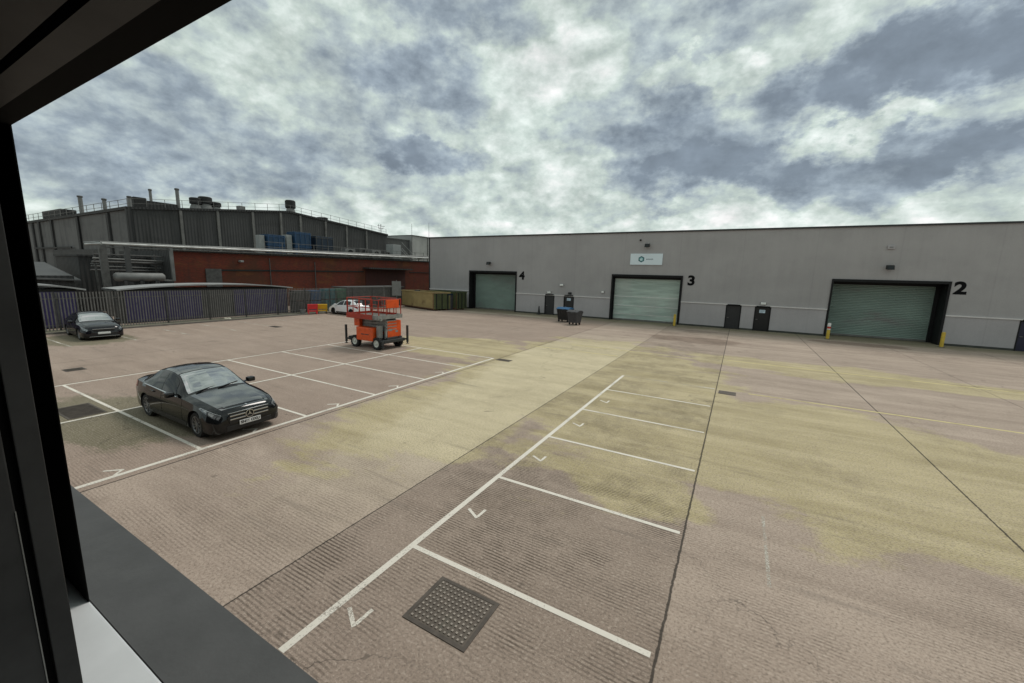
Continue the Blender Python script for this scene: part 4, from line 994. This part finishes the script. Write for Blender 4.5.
# ------------------------------------------------------------------ palisade fence
FX = -36.8
fc = empty('palisade_fence', (FX, 2.5, .05), 0, 'grey steel palisade fence with pointed pales along the left side of the yard', 'fence')
BAY = 2.75; NB = 12; FH = 2.45
pm = MB()
for i in range(17):
    y = .10+i*.153
    for a, b in ((-.032,-.012),(-.012,.012),(.012,.032)):
        xo = .0 if a == -.012 else -.012
        za = FH-.12 if abs(a) > .02 else FH-.05; zb = FH-.12 if abs(b) > .02 else FH-.05
        pm.add([(.03+xo,y+a,.06),(.03+xo,y+b,.06),(.03+xo,y+b,zb),(.03+xo,y+a,za)],[(0,1,2,3)])
        pm.add([(.027+xo,y+a,.06),(.027+xo,y+b,.06),(.027+xo,y+b,zb),(.027+xo,y+a,za)],[(3,2,1,0)])
    pm.add([(.03,y-.012,FH-.05),(.03,y+.012,FH-.05),(.045,y,FH+.02)],[(0,1,2)]); pm.add([(.018,y-.032,FH-.12),(.018,y-.012,FH-.05),(.02,y-.045,FH-.0)],[(0,1,2)]); pm.add([(.018,y+.032,FH-.12),(.018,y+.012,FH-.05),(.02,y+.045,FH-.0)],[(0,1,2)])
panel0 = pm.build('pale_panel', M['galv'], fc, fix=False)
rails = []
for z in (.35, 2.0):
    rm = MB(); rm.box(-.05,.012,0,BAY,z,z+.05); rails.append(rm.build('rail', M['galv_dark'], fc))
pp = MB(); pp.box(-.13,-.055,-.05,.05,-.05,2.42); post0 = pp.build('post', M['galv_dark'], fc)
for b in range(NB+1):
    if b == 0: continue
    for src in ((panel0, *rails, post0) if b < NB else (post0,)):
        c = src.copy(); col.objects.link(c); c.parent = fc; c.location.y = b*BAY
# posted sign in front of the fence
t = empty('sign_post', (-36.1, 35.35, .0), R(40), 'blank grey sign panel on a steel post at the far end of the fence', 'sign')
t.location.x = -35.6
a = MB(); a.tube((0,0,0),(0,0,3.35),.04); a.build('post', M['galv'], t, 40)
a = MB(); a.rbox(-.52,.52,-.07,-.045,1.5,3.2,.01); a.build('panel', M['unit'], t)
t = empty('fence_lamp_post', (-35.6, 33.4, 0), 0, 'thin grey steel pole standing before the fence left of the blank sign', 'pole')
a = MB(); a.tube((0,0,0),(0,0,2.7),.045, r2=.035); a.build('pole', M['galv'], t, 40); a = MB(); a.rbox(-.1,.1,-.1,.1,0,.03,.005); a.build('base_plate', M['iron'], t)

# barriers by the white car
def barrier(loc, rz, m, label, tilt):
    t = empty('plastic_barrier', loc, rz, label, 'barrier', 'plastic barriers leaning at the fence'); t.rotation_euler.x = tilt
    a = MB(); w, h = .46, .95
    a.rbox(-w,w,-.04,.04,h-.14,h,.03); a.rbox(-w,w,-.035,.035,.18,.30,.02); a.rbox(-w,-w+.11,-.036,.036,.1,h-.02,.02); a.rbox(w-.11,w,-.036,.036,.1,h-.02,.02); a.rbox(-w+.11,w-.11,-.02,.02,.42,h-.14,.008); a.build('panel', m, t)
    for sx in (-1,1):
        f = MB(); f.rbox(sx*(w-.1)-.05,sx*(w-.1)+.05,-.25,.25,0,.1,.02); f.build('foot', M['bin_black'] if m == M['yel_pl'] else m, t)
barrier((-36.0, 24.6, .09), R(66), M['red_pl'], 'red plastic barrier propped against the palisade fence', R(16))
barrier((-36.0, 25.65, .09), R(58), M['yel_pl'], 'yellow plastic barrier beside the red one at the fence', R(24))
t = empty('white_bucket', (-36.4, 23.85, .09), 0, 'low white tub on the verge left of the red plastic barrier', 'tub')
a = MB(); a.lathe([(.001,.0),(.22,0),(.27,.36),(.28,.36),(.28,.39),(.25,.39),(.21,.03),(.001,.03)], (0,0,0), 'z', 18); a.build('body', M['unit'], t, 40); a = MB(); a.path([(-.27,0,.36),(-.2,.2,.45),(.2,.2,.45),(.27,0,.36)], .01, 6); a.build('handle', M['galv'], t)

# ------------------------------------------------------------------ behind the fence
def shelter(y0, y1, x0, x1, h, label, gap=None):
    t = empty('storage_shelter', (x0, y0, 0), 0, label, 'shelter', 'purple shelters behind the fence'); L = y1-y0; D = x0-x1
    w = MB(); w.box(-D,-.1,0,L,0,h-.34); w.build('wall', M['grey_sheet'], t)
    n = 5
    for i in range(n):
        if gap and i in gap: continue
        p = MB(); p.box(-.1,-.02,L*i/n+.04,L*(i+1)/n-.04,.1,h-.36); p.build('side_panel', M['purple'], t)
    for i in range(n+1):
        p = MB(); y = min(max(L*i/n, .05), L-.05); p.box(-.08,.0,y-.035,y+.035,0,h-.34); p.build('post', M['galv_dark'], t)
    r = MB(); k = 20; prof = []
    for i in range(k+1): u = i/k; prof.append((-.4+(L+.8)*u, h-.34+.36*(1-abs(2*u-1)**2.2)))
    for i in range(k+1): u = 1-i/k; prof.append((-.4+(L+.8)*u, h-.42+.36*(1-abs(2*u-1)**2.2)))
    q = MB()
    for (a, b) in zip(range(k), range(1, k+1)):
        z0, z1 = prof[a][1], prof[b][1]; q.add([(.3,prof[a][0],z0-.10),(.3,prof[b][0],z1-.10),(.3,prof[b][0],z1),(.3,prof[a][0],z0),(-D-.3,prof[a][0],z0-.1),(-D-.3,prof[b][0],z1-.1),(-D-.3,prof[b][0],z1),(-D-.3,prof[a][0],z0)], [(0,1,2,3),(4,7,6,5),(3,2,6,7),(0,4,5,1)])
    q.build('roof', M['roof_pale'], t)
    q = MB(); q.box(-.09,.01,0,L,h-.5,h-.34); q.build('fascia', M['dark_in'], t)
shelter(11.75, 24.0, -38.9, -41.2, 2.86, 'long purple-sided shelter with a bowed pale roof behind the fence', gap=[2])
shelter(4.0, 9.4, -38.9, -41.2, 2.92, 'shorter purple-sided shelter at the left end behind the fence')
def stillage(y, m, h, w, colour, where, x=-38.4):
    for k in range(2):
        z = k*h/2
        t = empty('crate', (x, y, z), 0, '%s %s crate behind the fence, %s' % (('lower', 'upper')[k], colour, where), 'crate', 'coloured crates behind the fence')
        a = MB(); a.rbox(-.5,.5,-w/2,w/2,.12,h/2-.002,.02)
        for i in range(5): yy = -w/2+.08+i*(w-.16)/4; a.box(.5,.53,yy-.03,yy+.03,.12,h/2-.03)
        a.build('body', m, t)
        for sy in (-1, 1):
            b = MB(); b.box(-.5,.5,sy*(w/2-.05)-.05,sy*(w/2-.05)+.05,0,.12); b.build('skid', M['dark_in'], t)
stillage(24.9, M['grey_sheet'], 2.2, 1.5, 'charcoal', 'added as dark backing at the end of the long purple shelter')  # added stack, gives the gap behind the pales a dark backing
stillage(26.4, M['dkblue'], 2.2, 1.1, 'blue', 'between the charcoal and teal ones')
stillage(28.1, M['teal'], 2.3, 1.2, 'teal', 'above the white car bonnet')
stillage(29.5, M['dkgreen'], 2.3, 1.2, 'green', 'above the white car roof')
t = empty('site_cabin', (-38.2, 30.5, 0), 0, 'low grey cabin behind the fence beyond the crates', 'cabin')
a = MB(); a.box(-2.4,0,0,8.5,0,2.35); a.build('wall', M['grey_sheet'], t); a = MB(); a.box(-2.6,.15,-.15,8.65,2.35,2.47); a.build('roof', M['galv_dark'], t); a = MB(); a.box(-.01,.03,3.,3.9,0,2.); a.build('door', M['galv_dark'], t)

# brick factory range with pipes
BX = -46.0
bf = empty('brick_building', (BX, 17.5, 0), 0, 'low soot-stained red brick factory range with a flat roof behind the fence', 'factory')
def bz(y): return 5.70+(y-20.3)*.0115
w = MB(); y0, y1 = 17.6, 62.
w.add([(0,y0-17.5,0),(0,y1-17.5,0),(0,y1-17.5,bz(y1)),(0,y0-17.5,bz(y0)),(-11.9,y0-17.5,0),(-11.9,y1-17.5,0),(-11.9,y1-17.5,bz(y1)),(-11.9,y0-17.5,bz(y0))], [(0,1,2,3),(4,7,6,5),(1,5,6,2)])
w.build('wall', M['brick'], bf)
w = MB(); w.quad((0,y0-17.5,0),(-11.9,y0-17.5,0),(-11.9,y0-17.5,bz(y0)),(0,y0-17.5,bz(y0))); w.build('end_wall', M['gable_dark'], bf)
w = MB(); w.quad((0,y0-17.5,bz(y0)-.05),(0,y1-17.5,bz(y1)-.05),(-11.9,y1-17.5,bz(y1)-.05),(-11.9,y0-17.5,bz(y0)-.05)); w.build('roof', M['roof_flat'], bf)
w = MB(); w.bar((.02,y0-17.5,bz(y0)+.03),(.02,y1-17.5,bz(y1)+.03),.25,.18); w.build('coping', M['gable_dark'], bf)
w = MB(); w.bar((.03,4.,3.98),(.03,22.,4.20),.08,.16); w.bar((.03,31.,4.25),(.03,44.,4.3),.08,.12); w.build('string_course', M['dark_in'], bf)
w = MB(); w.rbox(-.02,.12,2.7,4.1,1.6,4.1,.02); w.build('grey_door', M['galv_dark'], bf)
w = MB(); w.box(-.02,.08,22.3,30.,.5,4.55); w.build('loading_opening', streak_mat('dark_red_boards', (.045,.010,.008), (.02,.006,.005), .7), bf)
w = MB(); w.box(-.02,1.3,21.9,30.4,4.60,4.80); w.build('canopy', M['gable_dark'], bf)
w = MB(); w.tube((.12,14.5,0),(.12,14.5,5.2),.06); w.tube((.12,36.3,0),(.12,36.3,5.6),.06); w.tube((.12,9.,2.),(.12,9.,5.4),.05); w.build('downpipe', M['galv_dark'], bf)
w = MB(); w.rbox(.0,.5,4.9+.9,5.2+.9,4.85,5.05,.03); w.bar((0,6.,4.95),(.4,6.,5.0),.05,.05); w.build('wall_lamp', M['unit_white'], bf)

# pipe bridge
pb = empty('pipe_bridge', (-45.4, 12.5, 0), 0, 'pale lagged pipes on a steel pipe bridge running along the brick roof edge', 'pipe bridge')
def pz(y): return 5.92+(y-13)*.019
for k, (dx, dz, r, m) in enumerate(((0,0,.11,'pipe'),(-.35,.14,.07,'pipe_dull'),(-.1,-.26,.06,'pipe_dull'),(-.8,.30,.10,'pipe_dull'))):
    q = MB(); q.tube((dx,.3 if k < 3 else 8,pz(12.9)+dz),(dx,48.,pz(60)+dz),r,10); 
    if k < 2: q.tube((dx,.3,pz(12.9)+dz),(dx-3.5,.3,pz(12.9)+dz),r,10)
    q.build('pipe', M[m], pb, 40)
for y in (.3, 1.8):
    q = MB(); q.bar((0,y,0),(0,y,5.8),.45 if y < 1 else .3,.3); q.build('leg', M['galv_dark'] if y < 1 else M['grey_sheet'], pb)
q = MB(); q.bar((.05,4.85,2.9),(.05,4.85,5.85),.22,.22); q.bar((.05,4.85,2.95),(.05,3.1,3.05),.14,.14); q.build('bracket', M['pipe_dull'], pb)
for y in np.arange(7.5, 47, 3.4):
    q = MB(); y = float(y); q.bar((-.5,y,bz(y+12.5)),(-.5,y,pz(y+12.5)-.1),.1,.1); q.bar((-.9,y,pz(y+12.5)-.14),(.15,y,pz(y+12.5)-.14),.08,.06); q.build('support', M['galv_dark'], pb)
# pipework yard left of the brick
pk = empty('pipe_rack', (-47.5, 12.8, 0), 0, 'tangle of dark pipes and valves in the gap left of the brick range', 'pipework')
for k, z in enumerate((5.1,4.75,4.45,4.1,3.75)):
    q = MB(); q.tube((-.3*k,0,z),(-.3*k,6.3,z-.12*(k%2)),.05+.03*(k%3),8); q.build('pipe', M['pipe_dull' if k % 2 else 'galv_dark'], pk, 40)
for y in (.2, 2.2, 4.3, 6.2):
    q = MB(); q.bar((-.6,y,0),(-.6,y,5.3),.12,.12); q.bar((.1,y,4.3),(-1.6,y,4.3),.08,.08); q.build('leg', M['galv_dark'], pk)
tn = empty('storage_tank', (-45.3, 13.4, 0), 0, 'pale horizontal storage tank on saddles below the pipe bridge', 'tank')
q = MB(); q.lathe([(.001,-.2),(.25,-.14),(.36,0),(.36,3.1),(.25,3.24),(.001,3.3)], (0,0,3.25), 'y', 24); q.build('shell', M['unit'], tn, 40)
for y in (.5,1.55,2.6):
    q = MB(); q.box(-.35,.35,y-.15,y+.15,0,2.95); q.build('saddle', M['gable_dark'], tn)
# sooty annex between the brick range and the gable hall
an = empty('sooty_annex', (-50.5, 12.6, 0), 0, 'black sooty lean-to under the gable hall corner, behind the pipes', 'annex')
q = MB(); q.box(-6,0,0,4.9,0,4.9); q.build('wall', M['gable_dark'], an); q = MB(); q.box(-6.1,.1,-.1,5.,4.9,5.05); q.build('roof', M['gable_dark'], an)
lo = empty('low_shed', (-46., 4.5, 0), 0, 'low grey shed roof above the left purple shelter', 'shed')
q = MB(); q.box(-8,0,0,6.6,0,3.3); q.build('wall', M['gable_dark'], lo); q = MB(); q.add([(.3,-.3,3.3),(.3,6.9,3.0),(-8.3,6.9,4.3),(-8.3,-.3,4.5),(.3,-.3,3.2),(.3,6.9,2.9),(-8.3,6.9,4.2),(-8.3,-.3,4.4)], [(0,1,2,3),(4,7,6,5),(0,4,5,1),(1,5,6,2),(2,6,7,3),(3,7,4,0)]); q.build('roof', M['grey_sheet'], lo)

# roof plant
def plant_box(name, x, y, w, d, h, m, label, cat, legs=True, z=None):
    z = bz(y) if z is None else z
    t = empty(name, (x, y, z), 0, label, cat, 'plant on the brick roof')
    a = MB(); a.rbox(-d/2,d/2,-w/2,w/2,.25,h,.04); a.build('case', m, t)
    f = MB()
    for sy in (-1,1): f.box(-d/2+.05,d/2-.05,sy*(w/2-.15)-.06,sy*(w/2-.15)+.06,0,.25)
    f.build('feet', M['galv_dark'], t)
    return t
def tank(x, y, w, h, m, label):
    t = plant_box('roof_tank', x, y, w, 1.6, h, m, label, 'tank')
    c = MB()
    for zz in (.6, 1.2, h-.25): c.box(-.84,.84,-w/2-.04,w/2+.04,zz,zz+.06)
    for i in range(4): yy = -w/2+.1+i*(w-.2)/3; c.box(.80,.85,yy-.03,yy+.03,.25,h)
    c.build('cage', M['galv_dark' if m == M['navy'] else 'dkblue'], t)
    q = MB(); q.lathe([(.001,h+.12),(.2,h+.1),(.22,h)], (0,0,0), 'z', 14); q.build('lid', M['dark_in'], t)
tank(-49.5, 29.1, 2.1, 2.45, M['blue'], 'pale blue caged tank, leftmost on the brick roof')
tank(-49.5, 32.5, 2.2, 3.05, M['blue'], 'tall blue caged tank in the middle of three on the brick roof')
tank(-49.5, 35.6, 2.7, 2.75, M['navy'], 'dark navy caged tank, rightmost of three on the brick roof')
plant_box('control_cabinet', -49.4, 27.6, .6, .8, 2.3, M['unit_white'], 'narrow pale cabinet left of the blue roof tanks', 'cabinet')
plant_box('control_cabinet', -49.4, 30.9, .7, .8, 2.6, M['unit_white'], 'narrow pale cabinet between the first two blue roof tanks', 'cabinet')
for i, (y, w, h, m) in enumerate(((38.8,1.7,1.35,'unit'),(41.2,1.6,1.55,'galv_dark'),(43.5,1.7,1.4,'unit'),(45.6,1.2,1.3,'galv_dark'))):
    t = plant_box('cooling_unit', -48.2, y, w, 1., h, M[m], ['grey cooling unit just right of the navy roof tank','dark cooling unit between two grey ones on the roof','grey cooling unit left of the small dark one','small dark cooling unit left of the white roof housing'][i], 'cooling unit')
    f = MB(); f.lathe([(.001,.0),(.42,.0),(.45,.03)], (.51,0,.25+(h-.25)/2), 'x', 20); f.build('fan', M['dark_in'], t)
plant_box('plant_housing', -48.5, 47.7, 1.7, 1.5, 2.5, M['unit_white'], 'white boxy plant housing near the right end of the brick roof', 'housing')
t = empty('roof_ladder', (-48.2, 49.0, bz(49)), 0, 'sloping steel stair ladder beside the white roof housing', 'ladder')
q = MB()
for dx in (-.25,.25): q.bar((dx,0,2.0),(dx,2.6,.2),.06,.06)
for i in range(7): q.bar((-.25,.35*i+.1,1.93-.25*i),(.25,.35*i+.1,1.93-.25*i),.05,.04)
q.build('stair', M['pipe'], t); q = MB(); q.bar((.25,0,2.9),(.25,2.6,1.1),.04,.04); q.build('hand_rail', M['pipe'], t)
t = empty('roof_guard_rail', (-46.6, 26.5, bz(26.5)), 0, 'thin steel guard rail in front of the roof tanks', 'railing')
q = MB()
for i in range(14): q.bar((0,i*2.,0),(0,i*2.,1.5+.02*i),.05,.05)
for z in (.9,1.45): q.bar((0,0,z),(0,26.,z+.25),.045,.045)
q.build('rail', M['galv'], t)

# gable hall
gh = empty('factory_hall', (-58., 18.82, 0), 0, 'big dark stained factory hall with a low gable and pilasters, behind the brick range', 'factory')
DY = 36.64; AP = 17.9; E0, EA, E1 = 10.25, 12.42, 10.98; DX = -48.
q = MB(); q.add([(0,0,0),(0,DY,0),(0,DY,E1),(0,AP,EA),(0,0,E0)], [(0,1,2,3,4)]); q.build('gable_wall', M['gable'], gh, fix=False)
q = MB(); q.quad((0,0,3.5),(DX,0,3.5),(DX,0,E0-.2),(0,0,E0)); q.quad((DX,0,0),(DX,DY,0),(DX,DY,E1),(DX,0,E0-.2)); q.quad((0,DY,0),(DX,DY,0),(DX,DY,E1),(0,DY,E1)); q.build('side_wall', M['gable_side'], gh)
q = MB(); q.quad((0,0,0),(DX,0,0),(DX,0,3.5),(0,0,3.5)); q.build('lower_wall', M['gable_dark'], gh)
q = MB(); q.quad((.1,-.2,E0+.06),(DX,-.2,E0-.14),(DX,AP,EA-.1),(.1,AP,EA+.06)); q.quad((.1,AP,EA+.06),(DX,AP,EA-.1),(DX,DY+.2,E1),(.1,DY+.2,E1+.06)); q.build('roof', M['roof_dark'], gh)
q = MB(); q.bar((.08,-.1,E0+.02),(.08,AP,EA+.02),.22,.26); q.bar((.08,AP,EA+.02),(.08,DY+.1,E1+.02),.22,.26); q.bar((.1,-.1,E0+.02),(DX,-.1,E0-.18),.22,.3); q.build('verge_trim', M['gable_dark'], gh)
def gz(y): return E0+(EA-E0)*y/AP if y < AP else EA+(E1-EA)*(y-AP)/(DY-AP)
for y in (4.67, 8.57, 12.8, 16.63, 19.6, 23.8, 27.7, 31.8):
    q = MB(); q.box(.0,.16,y-.14,y+.14,3.,gz(y)-.14); q.build('pilaster', M['pilaster'], gh)
for x in (-5.5,-15.3,-25.4,-31.,-34.2):
    q = MB(); q.box(x-.35,x+.35,-.2,0,2.,E0-.25); q.build('pilaster', M['gable_dark'], gh)
q = MB(); q.box(-.22,.22,-.22,.18,0,E0-.1); q.build('corner_post', M['gable_dark'], gh)
q = MB(); q.box(-30.,-12.,-.3,-.02,3.4,3.7); q.bar((-34,-.3,6.3),(-18,-.3,6.3),.12,.2); q.build('pipe_run', M['gable_dark'], gh)
q = MB(); q.box(-26,-9,-.25,-.01,2.,6.0); q.build('soot_screen', M['soot'], gh)
# edge railing
t = empty('roof_edge_railing', (-58.3, 18.9, 0), 0, 'fine safety railing along the roof edges of the dark hall', 'railing')
q = MB(); N = 22
for i in range(N+1):
    y = DY*i/N; q.bar((0,y,gz(y)),(0,y,gz(y)+1.05),.04,.04)
    if i < N: y2 = DY*(i+1)/N; q.bar((0,y,gz(y)+1.05),(0,y2,gz(y2)+1.05),.035,.035); q.bar((0,y,gz(y)+.55),(0,y2,gz(y2)+.55),.03,.03)
q.build('gable_rail', M['galv'], t)
q = MB()
for i in range(20):
    x = DX*i/20; q.bar((x,0,E0),(x,0,E0+1.0),.05,.05); q.bar((x,0,E0+1.0),(x+DX/20,0,E0+.98),.04,.04); q.bar((x,0,E0+.5),(x+DX/20,0,E0+.5),.035,.035)
q.build('side_rail', M['galv'], t)
def roofz(x, y): return gz(y-18.82)+.06
def cowl(x, y, zt, label, r=.55, cap=.9):
    z0 = roofz(x, y)
    t = empty('roof_vent', (x, y, z0), 0, label, 'roof vent', 'vents on the hall roof'); h = zt-z0
    a = MB(); a.lathe([(r*1.25,-.1),(r*1.2,h*.25),(r*.9,h*.5),(r*.9,h*.6)], (0,0,0), 'z', 16); a.build('base', M['unit'], t, 40)
    a = MB(); a.lathe([(r*.9,h*.5),(r*cap*1.35,h*.55),(r*cap*1.35,h*.95),(r*1.0,h),(.001,h)], (0,0,0), 'z', 18); a.build('hood', M['vent_black'], t, 40)
cowl(-62., 26.9, 12.95, 'small mushroom vent, left one of the three clustered on the hall roof', .55)
cowl(-62., 28.0, 13.25, 'tallest mushroom vent in the middle of three clustered on the hall roof', .62)
cowl(-62., 29.2, 12.75, 'low mushroom vent, right one of the three clustered on the hall roof', .5)
cowl(-62., 39.6, 14.75, 'lone mushroom vent near the ridge of the dark hall', .6)
cowl(-62., 45.0, 12.9, 'low dark vent on the right roof slope of the dark hall', .75)
def rbox_plant(name, x, y, w, d, h, m, label, cat, lift=.0):
    t = empty(name, (x, y, roofz(x, y)), 0, label, cat); a = MB(); a.rbox(-d/2,d/2,-w/2,w/2,lift,lift+h,.05); a.build('case', m, t)
    f = MB(); 
    for sy in (-1,1): f.box(-d/2+.1,d/2-.1,sy*(w/2-.2)-.08,sy*(w/2-.2)+.08,-.15,lift+.02)
    f.build('feet', M['galv'], t)
    return t
rbox_plant('roof_housing', -62., 21.1, 1.15, 1.2, 1.15, M['vent_black'], 'black louvred box on legs above the hall corner', 'housing', .25)
rbox_plant('roof_duct', -62., 23.2, 3.0, 1.2, .75, M['gable_dark'], 'long low dark duct right of the black louvred box', 'duct', .15)
rbox_plant('roof_duct', -86., 20.2, 1.6, 8., 1.0, M['gable_dark'], 'long sloping dark duct on the left roof edge of the hall', 'duct', .1)
rbox_plant('roof_hatch', -61., 31.8, .8, .8, .7, M['unit'], 'small grey box on the gable edge left of the lone vent', 'hatch', .05)
def flue(x, y, zt, r, label, z0=None, cap=True):
    z0 = roofz(x, y)-.2 if z0 is None else z0
    t = empty('flue_pipe', (x, y, z0), 0, label, 'flue', 'flues on the factory roofs'); a = MB(); a.tube((0,0,0),(0,0,zt-z0),r,12); a.build('pipe', M['unit'], t, 40)
    a = MB(); a.lathe([(r*1.3,0),(r*1.3,.15),(r,.2)], (0,0,zt-z0-.2), 'z', 12); a.build('collar', M['galv_dark'], t, 40)
flue(-62., 25.0, 13.75, .19, 'tallest pale flue pipe rising from the dark hall roof')
flue(-65., 23.4, 13.6, .15, 'thin pale flue left of the tallest one')
flue(-61., 20.0, 11.9, .18, 'short pale flue beside the black louvred box')
flue(-70., 20.5, 12.3, .2, 'short dull flue on the left part of the hall roof')
flue(-80., 21.0, 13.4, .24, 'thick pale flue with a collar on the left part of the hall roof')
# far block and masts
fb = empty('office_block', (-63., 57.6, 0), 0, 'plain far block, dark on the left and pale on the right, beside the hall', 'building')
q = MB(); q.box(-12,0,0,9.,0,10.9); q.build('dark_wing', M['block_grey'], fb); q = MB(); q.box(-12,.6,9.,26.,0,12.); q.build('pale_wing', M['block_pale'], fb)
q = MB(); q.box(-12.1,.1,-.1,9.,10.9,11.1); q.box(-12.1,.7,9.,26.1,12.,12.2); q.build('parapet', M['galv_dark'], fb)
q = MB(); q.box(.6,.66,14.,14.2,5.,12.); q.box(.6,.64,18.8,18.95,5.,12.); q.build('downpipe', M['galv_dark'], fb)
def mast(x, y, z0, z1, label):
    t = empty('mast', (x, y, z0), 0, label, 'mast', 'thin masts beyond the warehouse'); a = MB(); a.tube((0,0,0),(0,0,z1-z0),.07,6,r2=.03); a.build('pole', M['galv_dark'], t); a = MB(); a.tube((0,0,0),(0,0,.4),.14,8); a.build('foot', M['galv_dark'], t)
mast(-62.2, 66.5, 0, 14.5, 'thin mast standing left, before the pale far block')
mast(-61.8, 71.5, 0, 15.2, 'thin mast standing right, next to the warehouse corner')
t = empty('antenna', (-58.4, 54.4, 11.0), 0, 'small antenna frame on the right corner of the dark hall roof', 'antenna'); q = MB(); q.tube((0,0,0),(0,0,1.8),.06); q.build('pole', M['galv_dark'], t); q = MB(); q.bar((0,-.8,1.5),(0,.9,1.5),.06,.06); q.bar((0,-.5,1.0),(0,.5,1.0),.06,.06); q.bar((0,-.5,1.0),(0,-.5,1.8),.05,.05); q.bar((0,.5,1.0),(0,.5,1.5),.05,.05); q.build('cross_bar', M['galv_dark'], t)

# ------------------------------------------------------------------ the room the photograph is taken from
of = empty('office_building', (0, 0, 0), 0, 'dark upstairs room with a black framed open window overlooking the yard', 'office')
JX, JR, ZS, ZH, YF = -1.568, 3.4, H-.98, H+.3237, .3123
w = MB()
cut_wall(w, -14, 14, 0, 8.6, YF+.0, [(JX-.9, JR+.1, ZS-.06, ZH+.1)])
w.quad((-14,YF,0),(-14,-12,0),(-14,-12,8.6),(-14,YF,8.6)); w.quad((14,YF,0),(14,-12,0),(14,-12,8.6),(14,YF,8.6)); w.quad((-14,-12,0),(14,-12,0),(14,-12,8.6),(-14,-12,8.6)); w.quad((-14,YF,8.6),(14,YF,8.6),(14,-12,8.6),(-14,-12,8.6))
w.build('wall', M['office_clad'], of)
w = MB(); X0, X1, Y0, Z0, Z1 = -3.2, 5., -4.5, 2.72, 5.35
cut_wall(w, X0, X1, Z0, Z1, -.02, [(JX-.9, JR+.1, ZS-.06, ZH+.1)])
w.quad((X0,-.02,Z0),(X0,Y0,Z0),(X0,Y0,Z1),(X0,-.02,Z1)); w.quad((X1,-.02,Z0),(X1,Y0,Z0),(X1,Y0,Z1),(X1,-.02,Z1)); w.quad((X0,Y0,Z0),(X1,Y0,Z0),(X1,Y0,Z1),(X0,Y0,Z1))
w.build('room_wall', M['room'], of)
w = MB(); w.quad((X0,-.02,Z1),(X1,-.02,Z1),(X1,Y0,Z1),(X0,Y0,Z1)); w.build('room_ceiling', M['room'], of)
w = MB(); w.quad((X0,-.02,Z0),(X1,-.02,Z0),(X1,Y0,Z0),(X0,Y0,Z0)); w.build('room_floor', M['carpet'], of)
w = MB(); w.box(JX-2.2, JR+.2, YF+.004, .503, ZS-.07, ZS-.006); w.build('outer_sill', M['sill_grey'], of)
wf = MB()
wf.box(JX-.9, JX, .3085, YF-.001, ZS, ZH+.1); wf.box(JX, JR, .270, YF-.001, ZH, ZH+.1); wf.box(JR, JR+.1, .270, YF-.001, ZS, ZH+.1)
win = wf.build('window', M['frame_black2'], of)
f = MB()
for y0, y1, dx in ((.228,.2685,.002),(.02,.214,.003)): f.box(JX-.9, JR-dx, y0, y1, ZH-dx, ZH+.11)
f.build('head_frame', M['frame_dark'], win)
f = MB(); f.box(JX-.9, JR, .214, .228, ZH+.02, ZH+.09); f.build('gasket', M['frame_black2'], win)
# the sash swung inward beside the camera
SX = -1.035
f = MB(); f.rbox(SX-.05, SX, .150, .180, ZS+.002, ZH-.006, .0015); f.rbox(SX-.05, SX+.001, .030, .1385, ZS+.002, ZH-.006, .002); sash = f.build('sash', M['frame_dark'], win)
f = MB(); f.box(SX-.045, SX-.012, .1395, .1495, ZS+.003, ZH-.007); f.build('sash_gasket', M['frame_black2'], sash)
f = MB(); f.box(SX-.010, SX+.0022, .1372, .1388, ZS+.004, ZS+.56); f.build('glazing_edge', M['frame_edge'], sash)
f = MB(); f.rbox(JX-.9, JR+.1, -.02, YF, ZS-.06, ZS, .004); f.build('inner_sill', M['sill_white'], of)

# ------------------------------------------------------------------ render settings
vs = sc.view_settings; vs.view_transform = 'Standard'; vs.look = 'None'; vs.gamma = 1; vs.use_curve_mapping = False; vs.exposure = 0.13
sc.render.engine = 'CYCLES'; sc.cycles.use_denoising = True; sc.cycles.max_bounces = 6; sc.cycles.sample_clamp_indirect = 6
